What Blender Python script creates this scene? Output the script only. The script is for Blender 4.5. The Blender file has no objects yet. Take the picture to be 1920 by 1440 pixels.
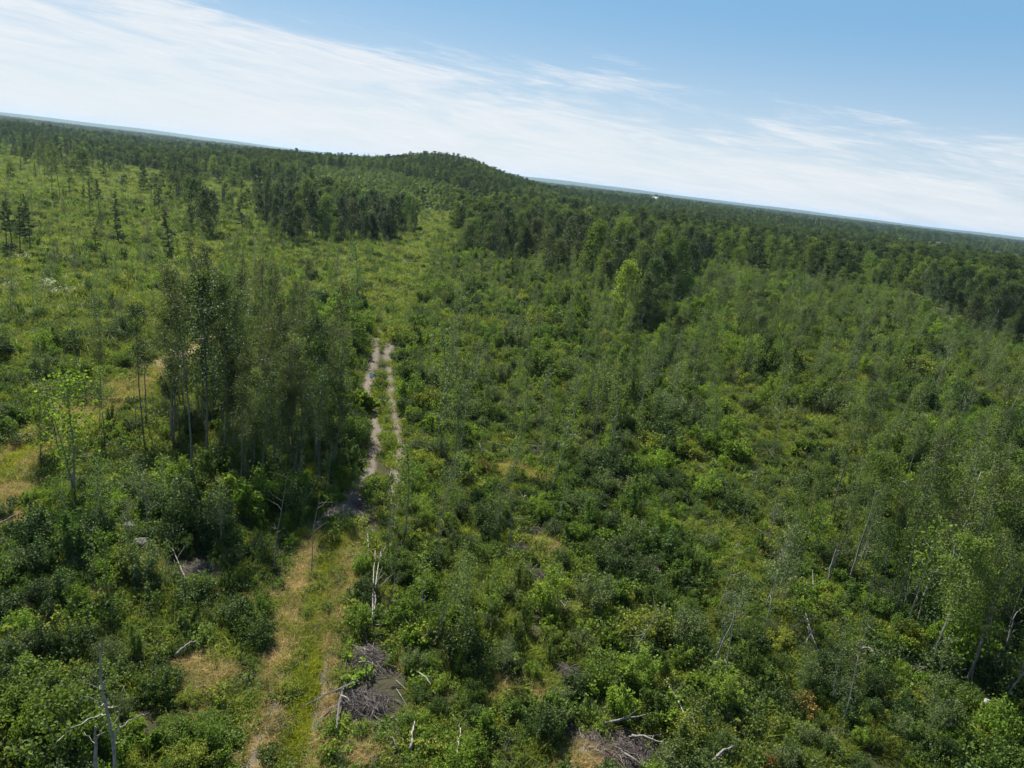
import bpy, math, numpy as np
from mathutils import Matrix, Vector

# ------------------------------------------------------------------ camera
SC = bpy.context.scene
COL = SC.collection
CAM_H = 22.0
FPX = 1333.0
PITCH = math.radians(16.2)
ROLL = math.radians(6.98)
CP = np.array([0.0, 0.0, CAM_H])
_f = np.array([0, math.cos(PITCH), -math.sin(PITCH)])
_u0 = np.array([0, math.sin(PITCH), math.cos(PITCH)])
_r0 = np.array([1.0, 0, 0])
_r = math.cos(ROLL) * _r0 + math.sin(ROLL) * _u0
_u = -math.sin(ROLL) * _r0 + math.cos(ROLL) * _u0
cam = bpy.data.cameras.new('camera')
cam.sensor_width = 36
cam.lens = FPX / 1920 * 36
cam.clip_start = 0.5
cam.clip_end = 60000
cam_o = bpy.data.objects.new('camera', cam)
COL.objects.link(cam_o)
cam_o.matrix_world = Matrix(((_r[0], _u[0], -_f[0], 0), (_r[1], _u[1], -_f[1], 0), (_r[2], _u[2], -_f[2], CAM_H), (0, 0, 0, 1)))
SC.camera = cam_o


def ray(px, py):
    d = _f * FPX + _r * (px - 960) - _u * (py - 720)
    return d / np.linalg.norm(d)


def proj(P):
    Q = np.asarray(P, float) - CP
    z = Q @ _f
    z = np.where(z < 0.1, 0.1, z)
    return 960 + FPX * (Q @ _r) / z, 720 - FPX * (Q @ _u) / z, Q @ _f


# ------------------------------------------------------------------ light and sky
SUN_AZ = -33.0   # degrees left of the viewing direction
SUN_EL = 46.0
SKY_STRENGTH = 0.05
SUN_STRENGTH = 5.0
EXPOSURE = 1.0
SC.view_settings.view_transform = 'Standard'
SC.view_settings.look = 'None'
SC.view_settings.exposure = EXPOSURE
SC.view_settings.gamma = 1
SC.render.engine = 'CYCLES'
SC.cycles.max_bounces = 4
SC.cycles.diffuse_bounces = 2
SC.cycles.glossy_bounces = 2
SC.cycles.transmission_bounces = 3
SC.cycles.volume_bounces = 0
SC.cycles.use_denoising = True
SC.cycles.denoising_prefilter = 'ACCURATE'

_a, _e = math.radians(SUN_AZ), math.radians(SUN_EL)
to_sun = Vector((math.sin(_a) * math.cos(_e), math.cos(_a) * math.cos(_e), math.sin(_e)))
sl = bpy.data.lights.new('sun', 'SUN')
sl.energy = SUN_STRENGTH
sl.angle = math.radians(0.5)
sl.color = (1.0, 0.94, 0.82)
sun_o = bpy.data.objects.new('sun', sl)
COL.objects.link(sun_o)
sun_o.rotation_euler = to_sun.to_track_quat('Z', 'Y').to_euler()
sun_o.location = (0, 0, 100)


class N:
    """small node-tree helper"""
    def __init__(s, nt):
        s.t = nt

    def n(s, typ, **kw):
        nd = s.t.nodes.new(typ)
        for k, v in kw.items():
            setattr(nd, k, v)
        return nd

    def l(s, a, b):
        s.t.links.new(a, b)

    def put(s, sock, v):
        if isinstance(v, bpy.types.NodeSocket):
            s.l(v, sock)
        else:
            sock.default_value = v

    def m(s, op, a, b=0.0, c=None, clamp=False):
        nd = s.n('ShaderNodeMath', operation=op, use_clamp=clamp)
        s.put(nd.inputs[0], a)
        s.put(nd.inputs[1], b)
        if c is not None:
            s.put(nd.inputs[2], c)
        return nd.outputs[0]

    def mix(s, f, a, b, blend='MIX'):
        nd = s.n('ShaderNodeMix', data_type='RGBA', blend_type=blend)
        s.put(nd.inputs[0], f)
        s.put(nd.inputs[6], a)
        s.put(nd.inputs[7], b)
        return nd.outputs[2]

    def ramp(s, v, a, b, lo=0.0, hi=1.0):
        nd = s.n('ShaderNodeMapRange', interpolation_type='SMOOTHSTEP')
        s.put(nd.inputs[0], v)
        s.put(nd.inputs[1], a)
        s.put(nd.inputs[2], b)
        s.put(nd.inputs[3], lo)
        s.put(nd.inputs[4], hi)
        return nd.outputs[0]

    def noise(s, vec, scale, detail=4, rough=0.55, dist=0.0):
        nd = s.n('ShaderNodeTexNoise')
        if vec is not None:
            s.l(vec, nd.inputs['Vector'])
        nd.inputs['Scale'].default_value = scale
        nd.inputs['Detail'].default_value = detail
        nd.inputs['Roughness'].default_value = rough
        nd.inputs['Distortion'].default_value = dist
        return nd.outputs[0]


def build_world():
    w = bpy.data.worlds.new('World')
    SC.world = w
    w.use_nodes = True
    nt = w.node_tree
    nt.nodes.clear()
    g = N(nt)
    out = g.n('ShaderNodeOutputWorld')
    bg = g.n('ShaderNodeBackground')
    bg.inputs[1].default_value = SKY_STRENGTH
    sky = g.n('ShaderNodeTexSky', sky_type='NISHITA')
    sky.sun_disc = False
    sky.sun_elevation = math.radians(SUN_EL)
    sky.sun_rotation = math.radians(SUN_AZ)
    sky.air_density = 1.0
    sky.dust_density = 0.6
    sky.ozone_density = 2.0
    tc = g.n('ShaderNodeTexCoord')
    sp = g.n('ShaderNodeSeparateXYZ')
    g.l(tc.outputs['Generated'], sp.inputs[0])
    az = g.m('ARCTAN2', sp.outputs[0], sp.outputs[1])
    el = g.m('ARCSINE', sp.outputs[2])
    # cloud-band frame: s along the streaks, t above the upper edge of the band
    k = -0.13
    pts = [(150, 0), (500, 45), (850, 105), (1300, 195), (1650, 275), (1920, 340)]
    A = []
    for p in pts:
        d = ray(*p)
        A.append((math.atan2(d[0], d[1]), math.asin(d[2])))
    A = np.array(A)
    b1, b0 = np.polyfit(A[:, 0], A[:, 1], 1)
    edge = g.m('MULTIPLY_ADD', az, float(b1), float(b0))
    t = g.m('SUBTRACT', edge, el)            # >0 below the edge (inside the veil)
    cmb = g.n('ShaderNodeCombineXYZ')
    g.l(g.m('MULTIPLY', az, 1.6), cmb.inputs[0])
    g.l(g.m('MULTIPLY', t, 11.0), cmb.inputs[1])
    v = cmb.outputs[0]
    wob = g.noise(v, 1.3, 5, 0.55, 0.6)
    st = g.noise(v, 3.2, 9, 0.62, 0.9)
    cm2 = g.n('ShaderNodeCombineXYZ')
    g.l(g.m('MULTIPLY', az, 5.0), cm2.inputs[0])
    g.l(g.m('MULTIPLY', t, 60.0), cm2.inputs[1])
    fine = g.noise(cm2.outputs[0], 2.0, 10, 0.72, 1.1)
    off = g.m('MULTIPLY_ADD', wob, 0.16, -0.08)
    off2 = g.m('MULTIPLY_ADD', st, 0.13, -0.065)
    off3 = g.m('MULTIPLY_ADD', fine, 0.07, -0.035)
    tt = g.m('ADD', g.m('ADD', t, off), g.m('ADD', off2, off3))
    veil = g.ramp(tt, -0.030, 0.032)
    body = g.ramp(st, 0.34, 0.58, 0.50, 1.0)
    body2 = g.ramp(fine, 0.32, 0.66, 0.58, 1.0)
    far_in = g.ramp(t, 0.07, 0.20, 1.0, 0.74)
    mask = g.m('MULTIPLY', g.m('MULTIPLY', veil, body), g.m('MULTIPLY', body2, far_in), clamp=True)
    up = g.ramp(el, 0.9, 1.3, 1.0, 0.0)
    mask = g.m('MULTIPLY', g.m('MULTIPLY', mask, 0.92), up)
    lowblue = g.mix(g.ramp(el, 0.0, 0.24), (6.7, 7.9, 9.0, 1), (2.2, 4.8, 7.7, 1))
    base = g.mix(g.ramp(el, 0.3, 0.8, 0.8, 0.0), sky.outputs[0], lowblue)
    c = g.mix(mask, base, (8.7, 9.0, 9.3, 1))
    g.l(c, bg.inputs[0])
    g.l(bg.outputs[0], out.inputs[0])


build_world()

# ------------------------------------------------------------------ terrain
rng = np.random.default_rng(7)
_hp = [(300, 0), (400, 4), (500, 9.5), (600, 12), (660, 13.5), (700, 15.5), (740, 18), (770, 21.5), (800, 24), (830, 25.5), (860, 25), (900, 21.5), (950, 14.5), (1000, 9), (1060, 4), (1150, 0)]
_haz = []
for _x, _z in _hp:
    _d = ray(_x, 212 + 0.1225 * _x)
    _haz.append((math.atan2(_d[0], _d[1]), _z))
_haz = np.array(_haz)


_d = ray(1252, 366)
FARM = (math.atan2(_d[0], _d[1]), 1500.0)


def sstep(x, a, b):
    t = np.clip((x - a) / (b - a), 0, 1)
    return t * t * (3 - 2 * t)


def H(x, y):
    x = np.asarray(x, float)
    y = np.asarray(y, float)
    r = np.hypot(x, y)
    az = np.arctan2(x, y)
    z = 0.18 * np.sin(x * 0.13 + 1.3) * np.cos(y * 0.11) + 0.12 * np.sin(x * 0.31 + y * 0.23)
    z = z * sstep(r, 10, 40) + 1.6 * np.sin(x * 0.009 + 0.4) * np.sin(y * 0.008 + 1.0) * sstep(r, 250, 600) * (1 - sstep(r, 1900, 2600))
    hz = np.interp(az, _haz[:, 0], _haz[:, 1])
    w = sstep(r, 330, 720) * (1 - sstep(r, 760, 1300))
    z = z + hz * w
    z = z + 6.0 * np.exp(-((az - FARM[0]) * r / 120.0) ** 2) * sstep(r, 1150, 1420) * (1 - sstep(r, 1700, 2000))
    # very distant low ridges
    ridge = 40 + 7 * np.sin(az * 9 + 0.7) + 5 * np.sin(az * 23) + 2.5 * np.sin(az * 61)
    z = z + ridge * sstep(r, 7200, 10500) * 0.9
    return z


def at(px, py):
    d = ray(px, py)
    t = CAM_H / max(-d[2], 1e-3)
    for _ in range(6):
        p = CP + d * t
        z = float(H(p[0], p[1]))
        t = (CAM_H - z) / max(-d[2], 1e-3)
    p = CP + d * t
    return np.array([p[0], p[1], float(H(p[0], p[1]))])


def height_for(base, top_y):
    """height of an upright thing on base whose top projects to row top_y"""
    lo, hi = 0.0, 40.0
    for _ in range(30):
        m = (lo + hi) / 2
        _, y, _ = proj(base + np.array([0, 0, m]))
        if y > top_y:
            lo = m
        else:
            hi = m
    return (lo + hi) / 2


def poly(pts):
    return np.array([at(*p)[:2] for p in pts])


def dist_line(x, y, L):
    d = np.full(np.shape(x), 1e9)
    for a, b in zip(L[:-1], L[1:]):
        ab = b - a
        n = ab @ ab
        t = np.clip(((x - a[0]) * ab[0] + (y - a[1]) * ab[1]) / n, 0, 1)
        d = np.minimum(d, np.hypot(x - a[0] - t * ab[0], y - a[1] - t * ab[1]))
    return d


def inside(px, py, P):
    px = np.asarray(px, float)
    py = np.asarray(py, float)
    c = np.zeros(px.shape, bool)
    n = len(P)
    for i in range(n):
        x1, y1 = P[i]
        x2, y2 = P[(i + 1) % n]
        if y1 == y2:
            continue
        k = ((y1 > py) != (y2 > py)) & (px < (x2 - x1) * (py - y1) / (y2 - y1) + x1)
        c ^= k
    return c


_ga = rng.uniform(0, 6.28, (40, 3))


def vnoise(x, y, s, seed=0):
    """cheap smooth pseudo-noise in 0..1"""
    v = 0
    a = 0
    for i in range(6):
        q = _ga[(seed * 7 + i) % 40]
        th = q[0]
        k = (0.6 + 0.35 * i) / s
        v = v + np.sin((x * math.cos(th) + y * math.sin(th)) * k * 2.2 + q[1] + 1.3 * np.sin((x * math.sin(th) - y * math.cos(th)) * k + q[2])) / (1 + 0.4 * i)
        a += 1 / (1 + 0.4 * i)
    return 0.5 + 0.5 * v / a * 1.4


# tracks (ground lines)
RUT_L = poly([(592, 985), (640, 945), (668, 918), (692, 880), (706, 835), (704, 795), (696, 755), (691, 728), (697, 690), (703, 650), (712, 620), (724, 600)])
RUT_R = poly([(645, 958), (700, 948), (735, 930), (748, 880), (748, 840), (742, 790), (733, 745), (730, 700), (728, 668), (730, 640)])
LOW_L = poly([(455, 1500), (478, 1420), (505, 1330), (525, 1240), (540, 1160), (560, 1080), (595, 1010)])
LOW_R = poly([(555, 1500), (572, 1430), (592, 1340), (612, 1240), (628, 1150), (645, 1070), (660, 1010)])
LUSH = poly([(530, 1500), (560, 1400), (577, 1300), (590, 1200), (598, 1130), (618, 1060), (650, 1000)])
LEFT_T = poly([(-120, 965), (0, 890), (60, 838), (130, 795), (200, 752), (265, 712), (335, 668), (400, 625)])
LEFT_T2 = poly([(-60, 960), (20, 870), (60, 845)])
MUD = at(655, 955)[:2]
LANE = poly([(724, 600), (735, 560), (760, 510), (790, 460), (812, 430), (818, 405)])
TAN = [(960, 880, 1.6), (1000, 895, 1.3), (990, 830, 1.2), (800, 1228, 1.3), (845, 1215, .9), (105, 1098, 1.3), (170, 1118, .8), (255, 1060, 1.2),
       (1025, 1025, 1.1), (1030, 1050, .8), (370, 1270, 1.4), (410, 1310, 1.3), (490, 1125, .9), (465, 1148, .6), (255, 520, 5), (290, 508, 5),
       (120, 585, 3), (60, 640, 3), (160, 610, 2.5), (30, 570, 4), (685, 1420, 1.1), (60, 1160, 1.0), (1090, 1425, 1.1), (395, 1095, 1.0), (650, 1130, .8), (930, 1290, 1.0), (1000, 1300, .8), (30, 930, 1.6), (10, 975, 1.2), (230, 560, 2.5), (90, 770, 1.5)]
TANP = [(at(a, b)[:2], r) for a, b, r in TAN]
BARE = [(690, 1235, 1.5), (720, 1262, 1.3), (660, 1312, 1.3), (700, 1335, 1.3), (380, 1085, 1.4), (350, 1060, 1.1), (1140, 1412, 1.7), (1210, 1425, 1.5), (1100, 1385, 1.0), (1005, 1000, 1.2),
        (970, 1030, 1.0), (1000, 1075, 1.3), (1180, 1390, 1.2), (270, 1022, .8), (1015, 848, 1.1), (1225, 1070, .9), (1350, 735, 1.5), (1290, 1040, 1.0), (745, 950, 1.0), (690, 985, 1.2), (1730, 1240, 1.0), (1065, 1265, .9), (1010, 1170, .9), (1470, 1055, 1.2)]
BAREP = [(at(a, b)[:2], r) for a, b, r in BARE]


def far_pt(px, r):
    """ground point r metres away under photograph column px"""
    d = ray(px, 212 + 0.1225 * px + 15)
    a = math.atan2(d[0], d[1])
    return np.array([math.sin(a) * r, math.cos(a) * r])


FIELDS = [(far_pt(1490, 1900), 70, 560), (far_pt(1570, 1750), 35, 380), (far_pt(1640, 1500), 45, 380), (far_pt(1765, 1080), 36, 250), (far_pt(1850, 1050), 30, 230), (far_pt(1905, 1020), 24, 200), (far_pt(1240, 1480), 75, 110), (far_pt(1283, 1480), 40, 90), (far_pt(1408, 1500), 40, 150)]
LAKES = [(np.array(at(1066, 350)[:2]), 420, 620), (np.array(at(385, 267)[:2]), 160, 480)]


def in_field(x, y, L, grow=1.0):
    d = np.zeros(np.shape(x), bool)
    for c, a, b in L:
        ang = math.atan2(c[0], c[1])
        dx, dy = x - c[0], y - c[1]
        u = dx * math.cos(ang) - dy * math.sin(ang)
        v = dx * math.sin(ang) + dy * math.cos(ang)
        d |= ((u / (a * grow)) ** 2 + (v / (b * grow)) ** 2) < 1 + 0.3 * np.sin(u / a * 5 + c[0])
    return d


def blobs(x, y, L, jit=0.45):
    d = np.full(np.shape(x), -9.0)
    nn = vnoise(x, y, 1.2, 3) - 0.5
    for c, r in L:
        d = np.maximum(d, 1 - np.hypot(x - c[0], y - c[1]) / r + nn * jit)
    return np.clip(d * 2.2 + 0.25, 0, 1)


def cover(x, y):
    """dirt, tan grass and lush grass weights"""
    w = 0.25 * (vnoise(x, y, 0.9, 1) - 0.5)
    w2 = 0.8 * (vnoise(x, y, 2.0, 2) - 0.5) + 0.6 * (vnoise(x, y, 0.6, 34) - 0.5)
    dr = np.minimum(dist_line(x, y, RUT_L), dist_line(x, y, RUT_R) + 0.12 + 0.25 * np.clip(vnoise(x, y, 2.2, 35) - .45, 0, 1)) + w
    dirt = 1 - sstep(dr + .22 * (vnoise(x, y, .5, 5) - .5), 0.36, 0.62)
    dl = np.minimum(dist_line(x, y, LOW_L), dist_line(x, y, LOW_R))
    dirt2 = (1 - sstep(dl + w, 0.14, 0.40)) * (1 - sstep(np.hypot(x, y), 27.5, 32))
    dirt = np.maximum(dirt, dirt2)
    tan = 1 - sstep(dl + w2 * .35, 0.40, 0.72)
    tan = np.maximum(tan, 1 - sstep(dist_line(x, y, LEFT_T) + .9 * w2, 1.2, 2.2))
    mud = 1 - sstep(np.hypot((x - MUD[0]) / 2.0, (y - MUD[1]) / 1.7) + w * 1.5, .7, 1.1)
    dirt = np.maximum(dirt, mud)
    tan = np.maximum(tan, .9 * blobs(x, y, TANP) * (.55 + .6 * (vnoise(x, y, 1.0, 38) > .42)))
    lush = 1 - sstep(dist_line(x, y, LUSH) + w * 1.2, 0.22, 0.48)
    lush = np.maximum(lush, 1 - sstep(dist_line(x, y, LEFT_T2) + w, 0.3, 0.7))
    lane = 1 - sstep(dist_line(x, y, LANE) + w2 * 3, 1.5, 5.0)
    bare = blobs(x, y, BAREP)
    return dirt, tan * (1 - lush), np.maximum(lush, 0), lane, bare


# ------------------------------------------------------------------ mesh helpers
def tag(o, label=None, cat=None, group=None, kind=None):
    if label:
        o['label'] = label
    if cat:
        o['category'] = cat
    if group:
        o['group'] = group
    if kind:
        o['kind'] = kind
    return o


def mesh_np(name, V, F4=None, F3=None, mats=(), mi=None, smooth=False):
    me = bpy.data.meshes.new(name)
    V = np.asarray(V, np.float32)
    parts = []
    tot = []
    if F4 is not None and len(F4):
        F4 = np.asarray(F4, np.int32)
        parts.append(F4.ravel())
        tot.append(np.full(len(F4), 4, np.int32))
    if F3 is not None and len(F3):
        F3 = np.asarray(F3, np.int32)
        parts.append(F3.ravel())
        tot.append(np.full(len(F3), 3, np.int32))
    loops = np.concatenate(parts)
    tot = np.concatenate(tot)
    me.vertices.add(len(V))
    me.vertices.foreach_set('co', V.ravel())
    me.loops.add(len(loops))
    me.loops.foreach_set('vertex_index', loops)
    me.polygons.add(len(tot))
    st = np.concatenate([[0], np.cumsum(tot)[:-1]]).astype(np.int32)
    me.polygons.foreach_set('loop_start', st)
    me.polygons.foreach_set('loop_total', tot)
    for m in mats:
        me.materials.append(m)
    if mi is not None:
        me.polygons.foreach_set('material_index', np.asarray(mi, np.int32))
    me.polygons.foreach_set('use_smooth', np.full(len(tot), smooth))
    me.update(calc_edges=True)
    return me


def nrm(a):
    return a / np.maximum(np.linalg.norm(a, axis=-1, keepdims=True), 1e-9)


def leaves(C, size, g, up=0.5, aspect=0.62, sizevar=0.35, droop=None):
    """one small folded diamond per centre"""
    n = len(C)
    nv = nrm(g.normal(size=(n, 3)) + np.array([0, 0, up * 1.6]))
    a = nrm(np.cross(nv, g.normal(size=(n, 3))))
    if droop is not None:
        a = nrm(a + np.array([0, 0, -droop]))
    b = nrm(np.cross(nv, a))
    s = size * (1 + sizevar * g.uniform(-1, 1, (n, 1)))
    V = np.stack([C - a * s * 0.5, C + b * s * 0.5 * aspect + nv * s * .08, C + a * s * 0.5, C - b * s * 0.5 * aspect + nv * s * .08], 1).reshape(-1, 3)
    F = np.arange(n * 4).reshape(-1, 4)
    return V, F


def tube(P, R, sides=5, cap=True):
    P = np.asarray(P, float)
    R = np.asarray(R, float)
    n = len(P)
    T = np.gradient(P, axis=0)
    T = nrm(T)
    ref = np.array([0.31, 0.17, 0.93]) if abs(T[0][2]) < 0.9 else np.array([1.0, 0.1, 0.0])
    A = nrm(np.cross(T, ref))
    B = np.cross(T, A)
    th = np.arange(sides) * 2 * math.pi / sides
    V = P[:, None] + (A[:, None] * np.cos(th)[None, :, None] + B[:, None] * np.sin(th)[None, :, None]) * R[:, None, None]
    V = V.reshape(-1, 3)
    F = []
    for i in range(n - 1):
        for j in range(sides):
            k = (j + 1) % sides
            F.append((i * sides + j, i * sides + k, (i + 1) * sides + k, (i + 1) * sides + j))
    T3 = []
    if cap:
        V = np.vstack([V, P[:1], P[-1:]])
        for j in range(sides):
            k = (j + 1) % sides
            T3.append((n * sides, k, j))
            T3.append((n * sides + 1, (n - 1) * sides + j, (n - 1) * sides + k))
    return V, F, T3


class MB:
    def __init__(s):
        s.V, s.F, s.T, s.mf, s.mt, s.n = [], [], [], [], [], 0

    def add(s, V, F=(), T=(), mi=0):
        s.V.append(np.asarray(V, float))
        if len(F):
            s.F.append(np.asarray(F) + s.n)
            s.mf.append(np.full(len(F), mi))
        if len(T):
            s.T.append(np.asarray(T) + s.n)
            s.mt.append(np.full(len(T), mi))
        s.n += len(V)

    def tube(s, P, R, sides=5, mi=0):
        V, F, T = tube(P, R, sides)
        s.add(V, F, T, mi)

    def mesh(s, name, mats, smooth=False):
        F = np.vstack(s.F) if s.F else None
        T = np.vstack(s.T) if s.T else None
        mi = np.concatenate(s.mf + s.mt)
        return mesh_np(name, np.vstack(s.V), F, T, mats, mi, smooth)


def link(name, me, parent=None, loc=None):
    o = bpy.data.objects.new(name, me)
    COL.objects.link(o)
    if parent is not None:
        o.parent = parent
    if loc is not None:
        o.location = loc
    return o


# ------------------------------------------------------------------ materials
def mat(name):
    m = bpy.data.materials.new(name)
    m.use_nodes = True
    m.node_tree.nodes.clear()
    g = N(m.node_tree)
    return m, g, g.n('ShaderNodeOutputMaterial')


def leaf_mat(name, a, b, trans=0.32, rough=0.5, spec=0.35, patch=0.5):
    m, g, out = mat(name)
    oi = g.n('ShaderNodeObjectInfo')
    ge = g.n('ShaderNodeNewGeometry')
    r1 = g.m('ADD', g.m('MULTIPLY', oi.outputs['Random'], 0.75), g.m('MULTIPLY', ge.outputs['Random Per Island'], 0.25))
    c = g.mix(r1, (*a, 1), (*b, 1))
    n1 = g.noise(ge.outputs['Position'], 0.045, 3, 0.6)
    c = g.mix(g.ramp(n1, 0.38, 0.66, 0, patch), c, (0.145, 0.165, 0.034, 1))
    br = g.m('ADD', g.m('MULTIPLY_ADD', ge.outputs['Random Per Island'], 0.8, 0.40), g.m('MULTIPLY', oi.outputs['Random'], 0.45))
    w = g.n('ShaderNodeVectorMath', operation='SCALE')
    g.l(c, w.inputs[0])
    g.l(br, w.inputs['Scale'])
    pb = g.n('ShaderNodeBsdfPrincipled')
    g.l(w.outputs[0], pb.inputs['Base Color'])
    pb.inputs['Roughness'].default_value = rough
    pb.inputs['Specular IOR Level'].default_value = spec
    tr = g.n('ShaderNodeBsdfTranslucent')
    tc = g.mix(1.0, w.outputs[0], (1.5, 1.6, 0.75, 1), 'MULTIPLY')
    g.l(tc, tr.inputs[0])
    mx = g.n('ShaderNodeMixShader')
    mx.inputs[0].default_value = trans
    g.l(pb.outputs[0], mx.inputs[1])
    g.l(tr.outputs[0], mx.inputs[2])
    g.l(mx.outputs[0], out.inputs[0])
    return m


def bark_mat(name, a, b, scale=6.0, rough=0.85):
    m, g, out = mat(name)
    tc = g.n('ShaderNodeTexCoord')
    n1 = g.noise(tc.outputs['Object'], scale, 5, 0.7)
    oi = g.n('ShaderNodeObjectInfo')
    c = g.mix(g.ramp(n1, 0.35, 0.65), (*a, 1), (*b, 1))
    w = g.n('ShaderNodeVectorMath', operation='SCALE')
    g.l(c, w.inputs[0])
    g.l(g.m('MULTIPLY_ADD', oi.outputs['Random'], 0.5, 0.75), w.inputs['Scale'])
    pb = g.n('ShaderNodeBsdfPrincipled')
    g.l(w.outputs[0], pb.inputs['Base Color'])
    pb.inputs['Roughness'].default_value = rough
    bp = g.n('ShaderNodeBump')
    bp.inputs['Strength'].default_value = 0.5
    g.l(n1, bp.inputs['Height'])
    g.l(bp.outputs[0], pb.inputs['Normal'])
    g.l(pb.outputs[0], out.inputs[0])
    return m


M = dict(
    mid=leaf_mat('leaf_mid_green', (0.058, 0.112, 0.021), (0.092, 0.152, 0.030), 0.32, 0.6, 0.14),
    bright=leaf_mat('leaf_bright_green', (0.105, 0.190, 0.024), (0.155, 0.230, 0.034), 0.38, 0.6, 0.12),
    dark=leaf_mat('leaf_dark_green', (0.030, 0.060, 0.016), (0.048, 0.086, 0.021), 0.22, 0.55, 0.16, patch=0.2),
    grey=leaf_mat('leaf_grey_green', (0.080, 0.116, 0.046), (0.108, 0.144, 0.054), 0.25, 0.55, 0.18, patch=0.25),
    aspen=leaf_mat('leaf_aspen', (0.068, 0.106, 0.032), (0.098, 0.142, 0.038), 0.30, 0.55, 0.18, patch=0.3),
    clump=leaf_mat('leaf_clump', (0.052, 0.072, 0.022), (0.080, 0.102, 0.028), 0.24, 0.55, 0.15, patch=0.1),
    olive=leaf_mat('leaf_olive', (0.140, 0.175, 0.030), (0.185, 0.210, 0.040), 0.36, 0.6, 0.1),
    needle=leaf_mat('needle_dark', (0.018, 0.036, 0.014), (0.030, 0.055, 0.020), 0.1, 0.6, 0.2, patch=0.1),
    pine=leaf_mat('needle_pine', (0.030, 0.058, 0.020), (0.050, 0.085, 0.026), 0.12, 0.6, 0.2, patch=0.1),
    farmid=leaf_mat('leaf_far_mid', (0.066, 0.108, 0.030), (0.094, 0.140, 0.036), 0.4, 0.7, 0.05, patch=0.3),
    fardark=leaf_mat('leaf_far_dark', (0.034, 0.056, 0.021), (0.050, 0.078, 0.026), 0.35, 0.7, 0.05, patch=0.2),
    red=leaf_mat('leaf_red', (0.17, 0.045, 0.022), (0.20, 0.09, 0.025), patch=0),
    orange=leaf_mat('leaf_orange', (0.24, 0.13, 0.03), (0.16, 0.15, 0.03), patch=0),
    rust=leaf_mat('needle_rust', (0.20, 0.085, 0.035), (0.15, 0.075, 0.035), 0.1, patch=0),
    straw=leaf_mat('grass_straw', (0.36, 0.28, 0.14), (0.47, 0.35, 0.19), 0.3, 0.7, 0.1, patch=0),
    grass=leaf_mat('grass_green', (0.125, 0.170, 0.028), (0.19, 0.22, 0.040), 0.4, 0.65, 0.1, patch=0.2),
    lush=leaf_mat('grass_lush', (0.21, 0.235, 0.012), (0.27, 0.28, 0.018), 0.45, 0.65, 0.1, patch=0),
    meadow=leaf_mat('grass_meadow', (0.13, 0.17, 0.035), (0.18, 0.20, 0.05), 0.35, 0.55, 0.2, patch=0.2),
    white=leaf_mat('seed_white', (0.55, 0.56, 0.50), (0.62, 0.62, 0.56), 0.2, patch=0),
    bark=bark_mat('bark_grey_green', (0.17, 0.17, 0.14), (0.28, 0.27, 0.235)),
    stem=bark_mat('bark_aspen_dark', (0.085, 0.088, 0.068), (0.17, 0.165, 0.135)),
    birch=bark_mat('bark_birch', (0.42, 0.40, 0.38), (0.16, 0.15, 0.14), 7),
    dead=bark_mat('dead_wood', (0.24, 0.22, 0.20), (0.12, 0.11, 0.10), 9),
    deadpale=bark_mat('dead_wood_pale', (0.30, 0.285, 0.265), (0.15, 0.142, 0.13), 9),
    twig=bark_mat('twigs_grey', (0.14, 0.115, 0.105), (0.075, 0.062, 0.058), 9),
    darkbark=bark_mat('bark_dark', (0.06, 0.05, 0.04), (0.10, 0.085, 0.07)),
)


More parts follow.
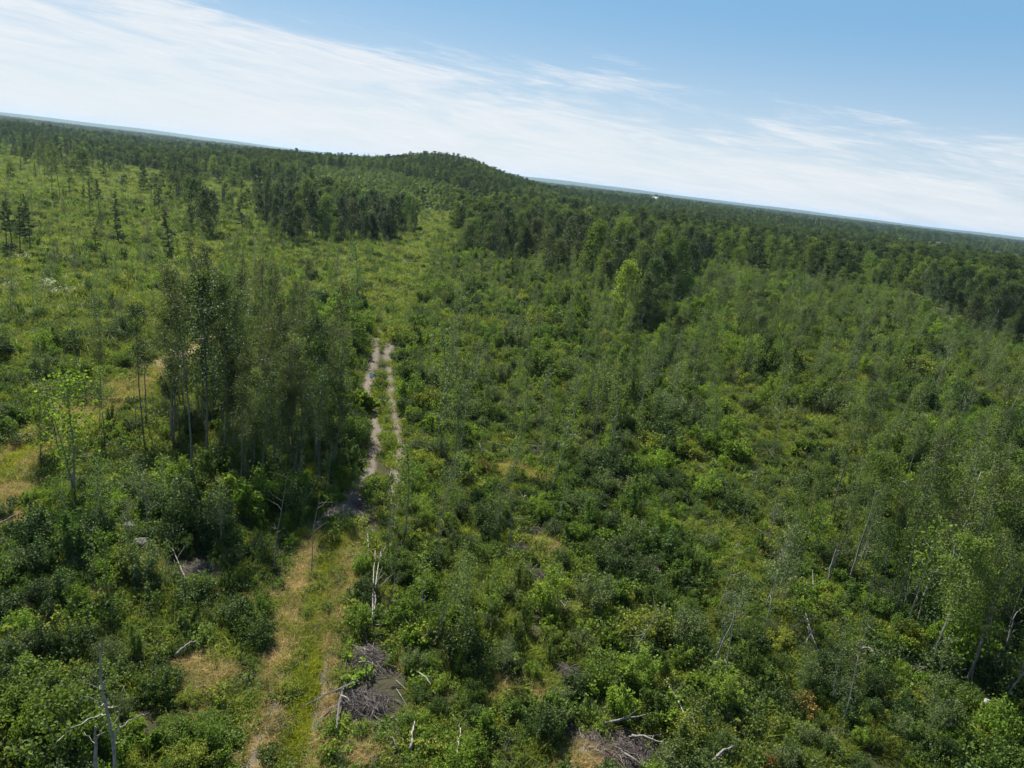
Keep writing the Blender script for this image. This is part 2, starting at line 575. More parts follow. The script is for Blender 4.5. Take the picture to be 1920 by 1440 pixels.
def ground_mat():
    m, g, out = mat('scrub_ground')
    ge = g.n('ShaderNodeNewGeometry')
    pos = ge.outputs['Position']
    at_ = g.n('ShaderNodeAttribute', attribute_name='cover')
    sp = g.n('ShaderNodeSeparateColor')
    g.l(at_.outputs['Color'], sp.inputs[0])
    at2 = g.n('ShaderNodeAttribute', attribute_name='far')
    n_f = g.noise(pos, 9.0, 6, 0.7)
    n_m = g.noise(pos, 0.9, 5, 0.6)
    n_l = g.noise(pos, 0.05, 4, 0.6)
    base = g.mix(g.ramp(n_m, 0.35, 0.65), (0.060, 0.048, 0.030, 1), (0.040, 0.055, 0.018, 1))
    base = g.mix(g.ramp(n_f, 0.3, 0.7, 0, .6), base, (0.035, 0.045, 0.018, 1))
    dirt = g.mix(g.m('ADD', g.m('MULTIPLY', n_f, .5), g.m('MULTIPLY', n_m, .5)), (0.09, 0.078, 0.064, 1), (0.27, 0.23, 0.195, 1))
    straw = g.mix(n_f, (0.17, 0.15, 0.06, 1), (0.33, 0.245, 0.13, 1))
    lush = g.mix(n_f, (0.12, 0.15, 0.018, 1), (0.20, 0.22, 0.03, 1))
    c = g.mix(sp.outputs[1], base, straw)
    c = g.mix(sp.outputs[2], c, lush)
    c = g.mix(sp.outputs[0], c, dirt)
    # far land: forest, fields and clearings
    v2 = g.n('ShaderNodeMapping')
    v2.inputs['Scale'].default_value = (0.35, 1.0, 1.0)
    g.l(pos, v2.inputs[0])
    nf1 = g.noise(v2.outputs[0], 0.0042, 3, 0.5)
    nf2 = g.noise(pos, 0.03, 5, 0.7)
    forest = g.mix(nf2, (0.030, 0.050, 0.018, 1), (0.060, 0.090, 0.030, 1))
    field = g.mix(nf2, (0.09, 0.13, 0.045, 1), (0.16, 0.18, 0.075, 1))
    at3 = g.n('ShaderNodeAttribute', attribute_name='field')
    farc = g.mix(g.m('MAXIMUM', g.ramp(nf1, 0.66, 0.70), at3.outputs['Fac']), forest, field)
    farc = g.mix(at3.outputs['Fac'], farc, field)
    meadow = g.mix(n_m, (0.07, 0.11, 0.025, 1), (0.13, 0.16, 0.045, 1))
    cl = g.n('ShaderNodeAttribute', attribute_name='open')
    c = g.mix(cl.outputs['Fac'], c, meadow)
    c = g.mix(at2.outputs['Fac'], c, farc)
    pb = g.n('ShaderNodeBsdfPrincipled')
    g.l(c, pb.inputs['Base Color'])
    pb.inputs['Roughness'].default_value = 0.95
    pb.inputs['Specular IOR Level'].default_value = 0.1
    bp = g.n('ShaderNodeBump')
    bp.inputs['Strength'].default_value = 0.7
    bp.inputs['Distance'].default_value = 0.15
    g.l(n_f, bp.inputs['Height'])
    g.l(bp.outputs[0], pb.inputs['Normal'])
    g.l(pb.outputs[0], out.inputs[0])
    return m


# ------------------------------------------------------------------ the ground
def build_ground():
    ang = np.concatenate([np.radians(np.arange(-56, 56.01, 0.36)), np.radians(np.arange(62, 304, 8.0))])
    r = [0.0, 3.0]
    while r[-1] < 15500:
        r.append(r[-1] * (1.013 if r[-1] > 15 else 1.15) + 0.05)
    r = np.array(r)
    A, R = np.meshgrid(ang, r)
    X = R * np.sin(A)
    Y = R * np.cos(A)
    Z = H(X, Y)
    na, nr = len(ang), len(r)
    V = np.stack([X, Y, Z], -1).reshape(-1, 3)
    i = np.arange(nr - 1)[:, None]
    j = np.arange(na)[None, :]
    k = (j + 1) % na
    F = np.stack([i * na + j, i * na + k, (i + 1) * na + k, (i + 1) * na + j], -1).reshape(-1, 4)[:, ::-1]
    me = mesh_np('ground', V, F, None, [ground_mat()], None, True)
    d, t, l, lane, bare = cover(V[:, 0], V[:, 1])
    c = np.zeros((len(V), 4), np.float32)
    c[:, 0] = np.maximum(d, bare * 0.12)
    c[:, 1] = np.clip(t, 0, 1)
    c[:, 2] = np.clip(np.maximum(l, lane * 0.6), 0, 1)
    c[:, 3] = 1
    ca = me.color_attributes.new('cover', 'FLOAT_COLOR', 'POINT')
    ca.data.foreach_set('color', c.ravel())
    fa = me.attributes.new('far', 'FLOAT', 'POINT')
    fa.data.foreach_set('value', sstep(np.hypot(V[:, 0], V[:, 1]), 900, 1500).astype(np.float32))
    fa = me.attributes.new('field', 'FLOAT', 'POINT')
    fa.data.foreach_set('value', in_field(V[:, 0], V[:, 1], FIELDS).astype(np.float32))
    fa = me.attributes.new('open', 'FLOAT', 'POINT')
    rr = np.hypot(V[:, 0], V[:, 1])
    fa.data.foreach_set('value', (sstep(rr, 150, 280) * (1 - sstep(rr, 700, 900))).astype(np.float32))
    o = link('ground', me)
    tag(o, kind='structure')


build_ground()


# ------------------------------------------------------------------ plant forms
def stem_curve(p0, d, L, g, n=6, bend=0.15, up=0.0):
    P = [np.array(p0, float)]
    d = nrm(np.array(d, float))
    for i in range(n):
        d = nrm(d + g.normal(size=3) * bend + np.array([0, 0, up]))
        P.append(P[-1] + d * L / n)
    return np.array(P)


def aspen_parts(seed, h, crown_from=0.45, width=1.1, nleaf=2400, lsize=0.085, r0=0.07, fork=False, lean=0.02):
    g = np.random.default_rng(seed)
    t = MB()
    T = stem_curve((0, 0, -0.1), (g.normal() * lean * 2, g.normal() * lean * 2, 1), h, g, 10, 0.035, 0.03)
    t.tube(T, np.linspace(r0, 0.012, len(T)), 6)
    C = []
    nb = int(10 + h * 1.6)
    s = np.linspace(0, 1, len(T))
    for i in range(nb):
        f = crown_from + (1 - crown_from) * (i + g.uniform(0, 1)) / nb
        p = np.array([np.interp(f, s, T[:, k]) for k in range(3)])
        a = g.uniform(0, 2 * math.pi)
        tt = (f - crown_from) / (1 - crown_from)
        L = width * (0.45 + 0.9 * math.sin(math.pi * min(0.95, 0.25 + 0.7 * tt))) * g.uniform(0.55, 1.15)
        B = stem_curve(p, (math.cos(a), math.sin(a), g.uniform(0.4, 1.1)), L, g, 4, 0.18, 0.08)
        t.tube(B, np.linspace(0.016 * h / 8, 0.004, len(B)), 3)
        k = int(nleaf / nb * g.uniform(0.4, 1.6))
        u = g.beta(2.0, 1.1, k)
        bs = np.linspace(0, 1, len(B))
        c = np.stack([np.interp(u, bs, B[:, q]) for q in range(3)], 1)
        c += g.normal(size=(k, 3)) * np.array([0.22, 0.22, 0.20]) * (0.6 + width * 0.4)
        C.append(c)
    # few bare dead twigs under the crown
    for i in range(int(g.integers(2, 7))):
        f = g.uniform(0.15, crown_from)
        p = np.array([np.interp(f, s, T[:, k]) for k in range(3)])
        a = g.uniform(0, 2 * math.pi)
        B = stem_curve(p, (math.cos(a), math.sin(a), 0.3), g.uniform(0.3, 0.9), g, 3, 0.2)
        t.tube(B, np.linspace(0.01, 0.003, len(B)), 3)
    V, F = leaves(np.vstack(C), lsize, g, 0.35, 0.8)
    return t, V, F


def bushy_parts(seed, h, width, nleaf, lsize, base=0.15, r0=0.12, lumps=26, shape=0.5):
    """round deciduous tree: lumps of leaves on limbs"""
    g = np.random.default_rng(seed)
    t = MB()
    T = stem_curve((0, 0, -0.1), (g.normal() * .05, g.normal() * .05, 1), h * 0.9, g, 8, 0.05, 0.03)
    t.tube(T, np.linspace(r0, 0.02, len(T)), 6)
    s = np.linspace(0, 1, len(T))
    C = []
    for i in range(lumps):
        f = base + (1 - base) * ((i + g.uniform(0, 1)) / lumps)
        a = i * 2.4 + g.uniform(-.5, .5)
        tt = (f - base) / (1 - base)
        rad = width * (math.sin(math.pi * min(0.97, 0.18 + 0.80 * tt ** shape)) ** 0.7) * g.uniform(0.5, 1.1)
        z = f * h
        p = np.array([np.interp(max(0.05, f - 0.12), s, T[:, k]) for k in range(3)])
        e = np.array([math.cos(a) * rad * .75, math.sin(a) * rad * .75, z])
        B = np.array([p, p * .5 + e * .5 + g.normal(size=3) * .1 * width * .3, e])
        t.tube(B, [0.035 * h / 10, 0.02, 0.008], 3)
        k = int(nleaf / lumps * g.uniform(0.5, 1.5))
        q = nrm(g.normal(size=(k, 3))) * (g.uniform(0.15, 1, (k, 1)) ** 0.5)
        lr = width * g.uniform(0.28, 0.45)
        c = e + q * np.array([lr, lr, lr * 0.75])
        c[:, 2] += 0.0
        C.append(c)
    V, F = leaves(np.vstack(C), lsize, g, 0.5, 0.8)
    return t, V, F


def spruce_parts(seed, h, width, base=0.08, n=34, needle=0.16, dens=34):
    g = np.random.default_rng(seed)
    t = MB()
    t.tube([(0, 0, -.1), (0.03, 0, h * .5), (0, 0.02, h)], [0.012 * h, 0.008 * h, 0.01], 6)
    C, D = [], []
    for i in range(n):
        f = base + (1 - base) * (i / n)
        z = h * f
        R = width * (1 - (f - base) / (1 - base)) ** 0.85 + 0.08
        m = 6
        a0 = g.uniform(0, 6.28)
        for j in range(m):
            if g.random() < 0.12:
                continue
            a = a0 + j * 2 * math.pi / m + g.normal() * .2
            L = R * g.uniform(0.6, 1.15)
            k = max(4, int(dens * L / width))
            u = g.uniform(0.05, 1, k)
            c = np.stack([math.cos(a) * L * u, math.sin(a) * L * u, z - 0.30 * L * u + 0.12 * L * u * u], 1)
            c += g.normal(size=(k, 3)) * np.array([.07, .07, .04]) * width
            C.append(c)
    C = np.vstack(C)
    V, F = leaves(C, needle, g, 0.6, 0.35, 0.3, droop=0.2)
    return t, V, F


def pine_parts(seed, h, width, base=0.4, needle=0.2, nb=34, r0=None):
    g = np.random.default_rng(seed)
    t = MB()
    T = stem_curve((0, 0, -.1), (g.normal() * .04, g.normal() * .04, 1), h, g, 8, 0.03, 0.04)
    t.tube(T, np.linspace(0.013 * h, 0.015, len(T)), 6)
    s = np.linspace(0, 1, len(T))
    C = []
    for i in range(nb):
        f = base + (1 - base) * (i + g.uniform()) / nb
        p = np.array([np.interp(f, s, T[:, k]) for k in range(3)])
        a = g.uniform(0, 6.28)
        tt = (f - base) / (1 - base)
        L = width * (1 - tt * .75) * g.uniform(0.4, 1.15)
        e = p + np.array([math.cos(a) * L, math.sin(a) * L, g.uniform(-.05, .35) * L])
        t.tube([p, (p + e) / 2 + np.array([0, 0, -.03 * L]), e], [0.02, 0.014, 0.006], 3)
        k = int(170 * L / width) + 20
        u = g.beta(2.2, 1.0, k)
        c = p + (e - p) * u[:, None] + g.normal(size=(k, 3)) * np.array([.2, .2, .10]) * width * .5
        C.append(c)
    V, F = leaves(np.vstack(C), needle, g, 0.6, 0.35, 0.3)
    return t, V, F


def shrub_parts(seed, w, h, nleaf, lsize, stems=14, sharp=0.5, up=0.45, fill=0.35):
    """shrub of many stems with leaves along and around them"""
    g = np.random.default_rng(seed)
    t = MB()
    C = []
    for i in range(stems):
        a = g.uniform(0, 6.28)
        rr = math.sqrt(g.uniform(0, 1))
        top = np.array([math.cos(a) * rr * w, math.sin(a) * rr * w, h * (1 - sharp * rr ** 2) * g.uniform(0.7, 1.12)])
        b = np.array([math.cos(a) * rr * w * .25, math.sin(a) * rr * w * .25, -.05])
        B = np.array([b, b * .4 + top * .6 + g.normal(size=3) * .06 * w, top])
        t.tube(B, [0.014, 0.01, 0.004], 3)
        k = int(nleaf / stems * g.uniform(0.6, 1.4))
        u = 1 - g.uniform(0, 1, k) ** 1.4 * (1 - fill * .3)
        c = np.stack([np.interp(u, [0, .55, 1], B[:, q]) for q in range(3)], 1)
        sd = w * 0.085 + .02
        c += g.normal(size=(k, 3)) * np.array([sd, sd, sd * .8])
        c[:, 2] = np.abs(c[:, 2])
        C.append(c)
    V, F = leaves(np.vstack(C), lsize, g, up, 0.72)
    return t, V, F


def grass_tuft(seed, n, h, w, bw=0.012, lean=0.35):
    g = np.random.default_rng(seed)
    a = g.uniform(0, 6.28, n)
    r = np.sqrt(g.uniform(0, 1, n)) * w
    b = np.stack([np.cos(a) * r, np.sin(a) * r, np.full(n, -.03)], 1)
    d = np.stack([g.normal(size=n) * lean, g.normal(size=n) * lean, np.ones(n)], 1)
    hh = h * g.uniform(0.5, 1.15, (n, 1))
    m = b + d * hh * .55
    tip = b + (d * np.array([1.9, 1.9, 1])) * hh
    th = g.uniform(0, 6.28, n)
    s = np.stack([np.cos(th), np.sin(th), np.zeros(n)], 1) * bw
    V = np.stack([b - s, b + s, m + s * .8, m - s * .8, tip], 1).reshape(-1, 3)
    k = np.arange(n)[:, None] * 5
    F = k + np.array([[0, 1, 2, 3]])
    T = k + np.array([[3, 2, 4]])
    return V, F, T


def one_mesh(name, t, V, F, leafm, barkm):
    mb = MB()
    v = np.vstack(t.V)
    if t.F:
        mb.add(v, np.vstack(t.F), np.vstack(t.T), 1)
    mb.add(V, F, (), 0)
    return mb.mesh(name, [leafm, barkm])


def pair(name, parts, leafm, barkm, crown='crown'):
    """two meshes: trunk and crown"""
    t, V, F = parts
    return (t.mesh(name + '_trunk', [barkm]), mesh_np(name + '_crown', V, F, None, [leafm]))


# every form: (kind, meshes for individuals, single mesh for the far scatter)
ASPEN = []
for i in range(7):
    h = [11.5, 12.5, 13.5, 12.0, 10.5, 14.0, 11.0][i]
    P = aspen_parts(100 + i, h, [.42, .5, .48, .38, .45, .55, .35][i], [1.2, 1.0, 1.1, 1.3, .9, 1.2, 1.0][i], 2900, 0.105, 0.075)
    lm = [M['dark'], M['clump'], M['clump'], M['aspen'], M['dark'], M['clump'], M['aspen']][i]
    ASPEN.append((h, pair('aspen', P, lm, M['stem']), one_mesh('aspen_form', *P, lm, M['stem'])))
P = aspen_parts(150, 13.0, .5, 1.9, 6500, 0.13, 0.10)
ASPEN.append((13.0, pair('aspen', P, M['dark'], M['stem']), one_mesh('aspen_form', *P, M['dark'], M['stem'])))
P = aspen_parts(151, 10.0, .4, 1.7, 5000, 0.13, 0.09)
ASPEN.append((10.0, pair('aspen', P, M['mid'], M['bark']), one_mesh('aspen_form', *P, M['mid'], M['bark'])))
SAPL = []
for i in range(8):
    h = [5.0, 6.0, 6.5, 4.2, 7.0, 5.5, 4.6, 6.2][i]
    P = aspen_parts(200 + i, h, [.25, .35, .3, .2, .4, .3, .25, .45][i], [.8, .7, .9, .75, .8, 1.0, .6, .7][i], [1100, 800, 1000, 1200, 700, 900, 500, 450][i], 0.10, 0.04)
    lm = [M['aspen'], M['grey'], M['mid'], M['bright']][i % 4]
    SAPL.append((h, pair('sapling', P, lm, M['bark']), one_mesh('sapling_form', *P, lm, M['bark'])))
BUSHY = []
for i in range(7):
    h = [10, 11, 9, 12, 8, 10.5, 7][i]
    P = bushy_parts(300 + i, h, [3.0, 2.7, 3.1, 3.1, 2.7, 2.3, 2.5][i], 5200, 0.19, [.18, .25, .12, .28, .1, .2, .05][i])
    lm = [M['mid'], M['dark'], M['clump'], M['mid'], M['bright'], M['dark'], M['clump']][i]
    BUSHY.append((h, pair('broadleaf', P, lm, M['bark']), one_mesh('broadleaf_form', *P, lm, M['bark'])))
SPRUCE = []
for i in range(4):
    h = [11, 12, 9, 10][i]
    P = spruce_parts(400 + i, h, [1.6, 1.5, 1.5, 1.2][i])
    SPRUCE.append((h, pair('spruce', P, M['needle'], M['darkbark']), one_mesh('spruce_form', *P, M['needle'], M['darkbark'])))
PINE = []
for i in range(4):
    h = [11, 12, 10, 8][i]
    P = pine_parts(450 + i, h, [1.7, 1.6, 1.5, 1.5][i], [.4, .5, .35, .15][i])
    PINE.append((h, pair('pine', P, M['pine'], M['darkbark']), one_mesh('pine_form', *P, M['pine'], M['darkbark'])))

SHRUB = []   # (mesh, nominal radius, nominal height, colour word)
_sh = [(1.0, 1.5, 2900, .095, 'mid', 26), (1.1, 1.3, 3000, .09, 'mid', 30), (0.9, 1.9, 2600, .10, 'bright', 20), (1.2, 1.6, 3200, .10, 'dark', 28),
       (1.0, 1.4, 2800, .08, 'grey', 24), (0.8, 1.3, 2200, .11, 'bright', 18), (1.2, 1.2, 2900, .095, 'olive', 28), (1.1, 1.9, 3200, .10, 'dark', 26),
       (0.9, 1.7, 2600, .08, 'grey', 20), (1.0, 1.2, 2500, .12, 'mid', 18), (0.6, 2.2, 1900, .10, 'mid', 12), (0.7, 1.1, 1500, .14, 'bright', 12)]
_w = dict(mid='mid-green', bright='bright green', dark='dark green', grey='grey-green', olive='olive-green')
for i, (w, h, n, ls, c, st_) in enumerate(_sh):
    P = shrub_parts(500 + i, w, h, n, ls, st_, 0.30 + 0.1 * (i % 4))
    SHRUB.append((one_mesh('shrub', *P, M[c], M['bark']), w, h, _w[c], c))
HERB = []
for i, (n, ls, c, hh) in enumerate([(420, .085, 'mid', .5), (420, .08, 'bright', .6), (420, .07, 'grey', .5), (380, .10, 'dark', .6), (360, .08, 'olive', .45), (300, .13, 'bright', .35), (260, .11, 'mid', .95), (240, .10, 'olive', .8)]):
    P = shrub_parts(600 + i, 0.7 if hh < .7 else .5, hh, n, ls, 12, 0.5)
    HERB.append(one_mesh('herb', *P, M[c], M['bark']))
TUFT = dict()
for c in ('straw', 'grass', 'lush', 'meadow'):
    TUFT[c] = []
    for i in range(3):
        V, F, T = grass_tuft(700 + i, 170 if c == 'straw' else 110, [.34, .45, .28][i], .40, 0.007 if c == 'straw' else 0.012, 0.45)
        TUFT[c].append(mesh_np('tuft', V, F, T, [M[c]]))
# coarse far forms
FARB = []
for i in range(6):
    P = bushy_parts(800 + i, [10, 11, 9, 12, 8, 10][i], [2.5, 2.4, 2.6, 2.7, 2.3, 2.2][i], 1500, 0.30, .12, lumps=16)
    FARB.append(one_mesh('far_form', *P, [M['farmid'], M['fardark'], M['farmid'], M['fardark'], M['farmid'], M['bright']][i], M['darkbark']))
FARS = []
for i in range(3):
    P = spruce_parts(820 + i, [11, 12, 9][i], 1.5, n=20, needle=.34, dens=12)
    FARS.append(one_mesh('far_spruce', *P, M['needle'], M['darkbark']))


# ------------------------------------------------------------------ instancing as stuff
def stuff(name, label, cat, meshes, P, idx, scl, g, tilt=0.06):
    """one object whose vertices carry one plant each (geometry nodes)"""
    P = np.asarray(P, np.float32)
    if len(P) == 0:
        return
    me = bpy.data.meshes.new(name)
    me.vertices.add(len(P))
    me.vertices.foreach_set('co', P.ravel())
    n = len(P)
    rot = np.stack([g.normal(size=n) * tilt, g.normal(size=n) * tilt, g.uniform(0, 6.28, n)], 1).astype(np.float32)
    scl = np.asarray(scl, np.float32)
    if scl.ndim == 1:
        scl = np.stack([scl, scl, scl], 1)
    a = me.attributes.new('rot', 'FLOAT_VECTOR', 'POINT')
    a.data.foreach_set('vector', rot.ravel())
    a = me.attributes.new('scl', 'FLOAT_VECTOR', 'POINT')
    a.data.foreach_set('vector', scl.ravel())
    a = me.attributes.new('idx', 'INT', 'POINT')
    a.data.foreach_set('value', np.asarray(idx, np.int32))
    o = link(name, me)
    tag(o, label, cat, kind='stuff')
    col = bpy.data.collections.new(name + '_forms')
    for i, m in enumerate(meshes):
        s = bpy.data.objects.new('%s_form_%02d' % (name, i), m)
        col.objects.link(s)
    ng = bpy.data.node_groups.new(name + '_nodes', 'GeometryNodeTree')
    ng.interface.new_socket('Geometry', in_out='INPUT', socket_type='NodeSocketGeometry')
    ng.interface.new_socket('Geometry', in_out='OUTPUT', socket_type='NodeSocketGeometry')
    gi = ng.nodes.new('NodeGroupInput')
    go = ng.nodes.new('NodeGroupOutput')
    ci = ng.nodes.new('GeometryNodeCollectionInfo')
    ci.inputs['Collection'].default_value = col
    ci.inputs['Separate Children'].default_value = True
    ci.inputs['Reset Children'].default_value = True
    ip = ng.nodes.new('GeometryNodeInstanceOnPoints')
    ip.inputs['Pick Instance'].default_value = True

    def attr(nm, ty):
        x = ng.nodes.new('GeometryNodeInputNamedAttribute')
        x.data_type = ty
        x.inputs['Name'].default_value = nm
        return x.outputs[0]
    L = ng.links.new
    L(gi.outputs[0], ip.inputs['Points'])
    L(ci.outputs[0], ip.inputs['Instance'])
    L(attr('idx', 'INT'), ip.inputs['Instance Index'])
    L(attr('rot', 'FLOAT_VECTOR'), ip.inputs['Rotation'])
    L(attr('scl', 'FLOAT_VECTOR'), ip.inputs['Scale'])
    L(ip.outputs[0], go.inputs[0])
    md = o.modifiers.new('scatter', 'NODES')
    md.node_group = ng
    return o


def grid_pts(r0, r1, cell, g, margin=8.0):
    """jittered grid over the visible wedge between two distances"""
    xm = r1 * 0.9 + margin
    xs = np.arange(-xm, xm, cell)
    ys = np.arange(0, r1, cell)
    X, Y = np.meshgrid(xs, ys)
    X = X.ravel() + g.uniform(-.5, .5, X.size) * cell
    Y = Y.ravel() + g.uniform(-.5, .5, Y.size) * cell
    R = np.hypot(X, Y)
    k = (R >= r0) & (R < r1) & (np.abs(X) < Y * 0.80 + margin)
    return X[k], Y[k]


def sub(mask, *arrs):
    return [a[mask] for a in arrs]


# zones drawn on the photograph's ground (feet of the plants)
Z_CLUMP = [(318, 870), (330, 720), (400, 640), (560, 620), (625, 700), (632, 860), (600, 935), (520, 965), (420, 950), (340, 915)]
Z_MEADOW = [(-400, 260), (0, 268), (70, 275), (170, 300), (300, 322), (460, 338), (560, 352), (620, 400), (800, 396), (850, 400), (860, 470), (800, 560), (740, 640), (660, 560), (560, 560), (400, 600), (330, 660), (0, 880), (-400, 1100)]
Z_REGROW = [(560, 352), (600, 296), (700, 318), (820, 350), (900, 372), (960, 400), (870, 420), (850, 400), (800, 396), (640, 392)]
Z_DARKCL = [(480, 425), (520, 392), (640, 392), (760, 404), (782, 428), (760, 436), (700, 446), (600, 440), (520, 440)]
Z_BAND = [(860, 468), (880, 440), (960, 425), (1100, 435), (1230, 455), (1300, 475), (1300, 560), (1210, 600), (1170, 560), (1100, 520), (1040, 500), (960, 500), (880, 490)]
Z_FOREST_R = [(960, 400), (900, 372), (860, 350), (1010, 330), (2600, 520), (2600, 760), (1920, 655), (1840, 640), (1700, 565), (1560, 500), (1400, 490), (1300, 480), (1230, 455), (1100, 435), (1000, 425)]


def near_tracks(x, y):
    return np.minimum(np.minimum(np.minimum(dist_line(x, y, RUT_L), dist_line(x, y, RUT_R)), np.minimum(dist_line(x, y, LEFT_T) - 1.3, np.hypot(x - MUD[0], y - MUD[1]) - 1.0)), 0.35 + np.minimum(dist_line(x, y, LOW_L), np.minimum(dist_line(x, y, LOW_R), dist_line(x, y, LUSH))))


def zone_words(px, py, r):
    """where a plant stands, in words a viewer of the photograph can follow"""
    if inside([px], [py], Z_CLUMP)[0]:
        return 'in the dense clump left of the rutted track', 'the dense clump left of the track'
    if inside([px], [py], Z_DARKCL)[0]:
        return 'in the dark grove below the hill', 'the dark grove below the hill'
    if inside([px], [py], Z_BAND)[0]:
        return 'in the tall tree band right of the grassy lane', 'the tree band right of the grassy lane'
    if inside([px], [py], Z_REGROW)[0]:
        return 'on the pale regrowth slope under the hill', 'the regrowth slope under the hill'
    if inside([px], [py], Z_FOREST_R)[0]:
        return 'in the forest across the right background', 'the forest edge in the right background'
    if inside([px], [py], Z_MEADOW)[0]:
        if py < 400:
            return 'in the back of the open meadow', 'the back of the meadow'
        if py < 560:
            return 'in the middle of the open meadow at left', 'the middle of the meadow'
        return 'beside the straw-coloured trail at the left edge', 'the straw-coloured trail at left'
    if px < 700:
        if py > 1200:
            return 'in the thicket around the dead birch', 'the bottom left thicket'
        if py > 960:
            return 'between the left edge and the straw-coloured ruts', 'the scrub left of the straw-coloured ruts'
        if px < 330:
            return 'on the slope left of the dense aspen clump', 'the slope left of the clump'
        if py > 600:
            return 'along the left side of the bare muddy ruts', 'the left side of the muddy ruts'
        return 'in the field behind the dense aspen clump', 'the field behind the clump'
    if px < 1050:
        if py > 1200:
            return 'near the grey brush piles at the bottom centre', 'the brush piles at the bottom centre'
        if py > 980:
            return 'in the thicket right of the straw-coloured ruts', 'the thicket right of the straw-coloured ruts'
        if py > 640:
            return 'just right of the bare muddy ruts', 'the scrub just right of the muddy ruts'
        return 'around the upper end of the grassy lane', 'the upper end of the grassy lane'
    if px < 1420:
        if py > 1200:
            return 'around the big tangle of brush at the bottom', 'the big brush tangle at the bottom'
        if py > 880:
            return 'between the straw patch and the long brush heap', 'the middle of the right-hand scrub slope'
        return 'on the far scrub slope below the tall tree band', 'the scrub below the tree band'
    if py > 1200:
        return 'in the bottom right corner thicket', 'the bottom right corner'
    if py > 840:
        return 'among the leaning trunks at the right', 'the leaning trunks at the right'
    return 'on the scrub slope below the right forest', 'the scrub below the right-hand forest'


def wob(X, Y, px, py, a=1.0):
    return px + a * 26 * (vnoise(X, Y, 16, 21) - .5), py + a * np.clip((py - 330) * .22, 0, 40) * (vnoise(X, Y, 12, 22) - .5) * 2


def pick(n, g, weights):
    w = np.array(weights, float)
    return g.choice(len(w), size=n, p=w / w.sum())


class Pool:
    """collects plants of one kind; the largest 300 in view become objects, the rest stuff"""
    def __init__(s):
        s.rows = []

    def add(s, x, y, idx, scl):
        x = np.atleast_1d(x)
        y = np.atleast_1d(y)
        s.rows.append(np.stack([x, y, H(x, y), np.broadcast_to(idx, x.shape), np.broadcast_to(scl, x.shape)], 1))

    def split(s, heights, cap=300):
        A = np.vstack(s.rows)
        top = A[:, :3].copy()
        hh = np.asarray(heights)[A[:, 3].astype(int)] * A[:, 4]
        top[:, 2] += hh * 0.7
        px, py, dz = proj(top)
        size = hh / np.maximum(dz, 1)
        vis = (px > -5) & (px < 1925) & (py > 0) & (py < 1445) & (dz > 1)
        score = np.where(vis, size, -1)
        o = np.argsort(-score)
        n = min(cap, int((score > 0).sum()))
        return A[o[:n]], A[o[n:]]


g = np.random.default_rng(11)
P_ASP, P_SAP, P_BUSH, P_SPR, P_PIN, P_SHR = Pool(), Pool(), Pool(), Pool(), Pool(), Pool()

# --- tall aspens: the dense clump
X, Y = grid_pts(34, 95, 1.15, g)
px, py, _ = proj(np.stack([X, Y, H(X, Y)], 1))
k = inside(px + 50 * (vnoise(X, Y, 3.2, 51) - .5), py + 60 * (vnoise(X, Y, 2.6, 52) - .5), Z_CLUMP)
X, Y, px, py = sub(k, X, Y, px, py)
k = (near_tracks(X, Y) > 2.2) & (g.uniform(size=len(X)) < np.where(px < 410, 0.12, np.where(py < 720, 0.26, 0.60)) * (0.15 + 1.5 * vnoise(X, Y, 3, 17)))
X, Y, px, py = sub(k, X, Y, px, py)
hs = np.where(g.uniform(size=len(X)) < .25, g.uniform(.25, .55, len(X)), g.uniform(.6, 1.08, len(X))) * np.where(px > 430, 0.80, 1.0)
P_ASP.add(X, Y, pick(len(X), g, [1.3, 1.3, 1.3, .4, 1, 1.2, .4]), hs)
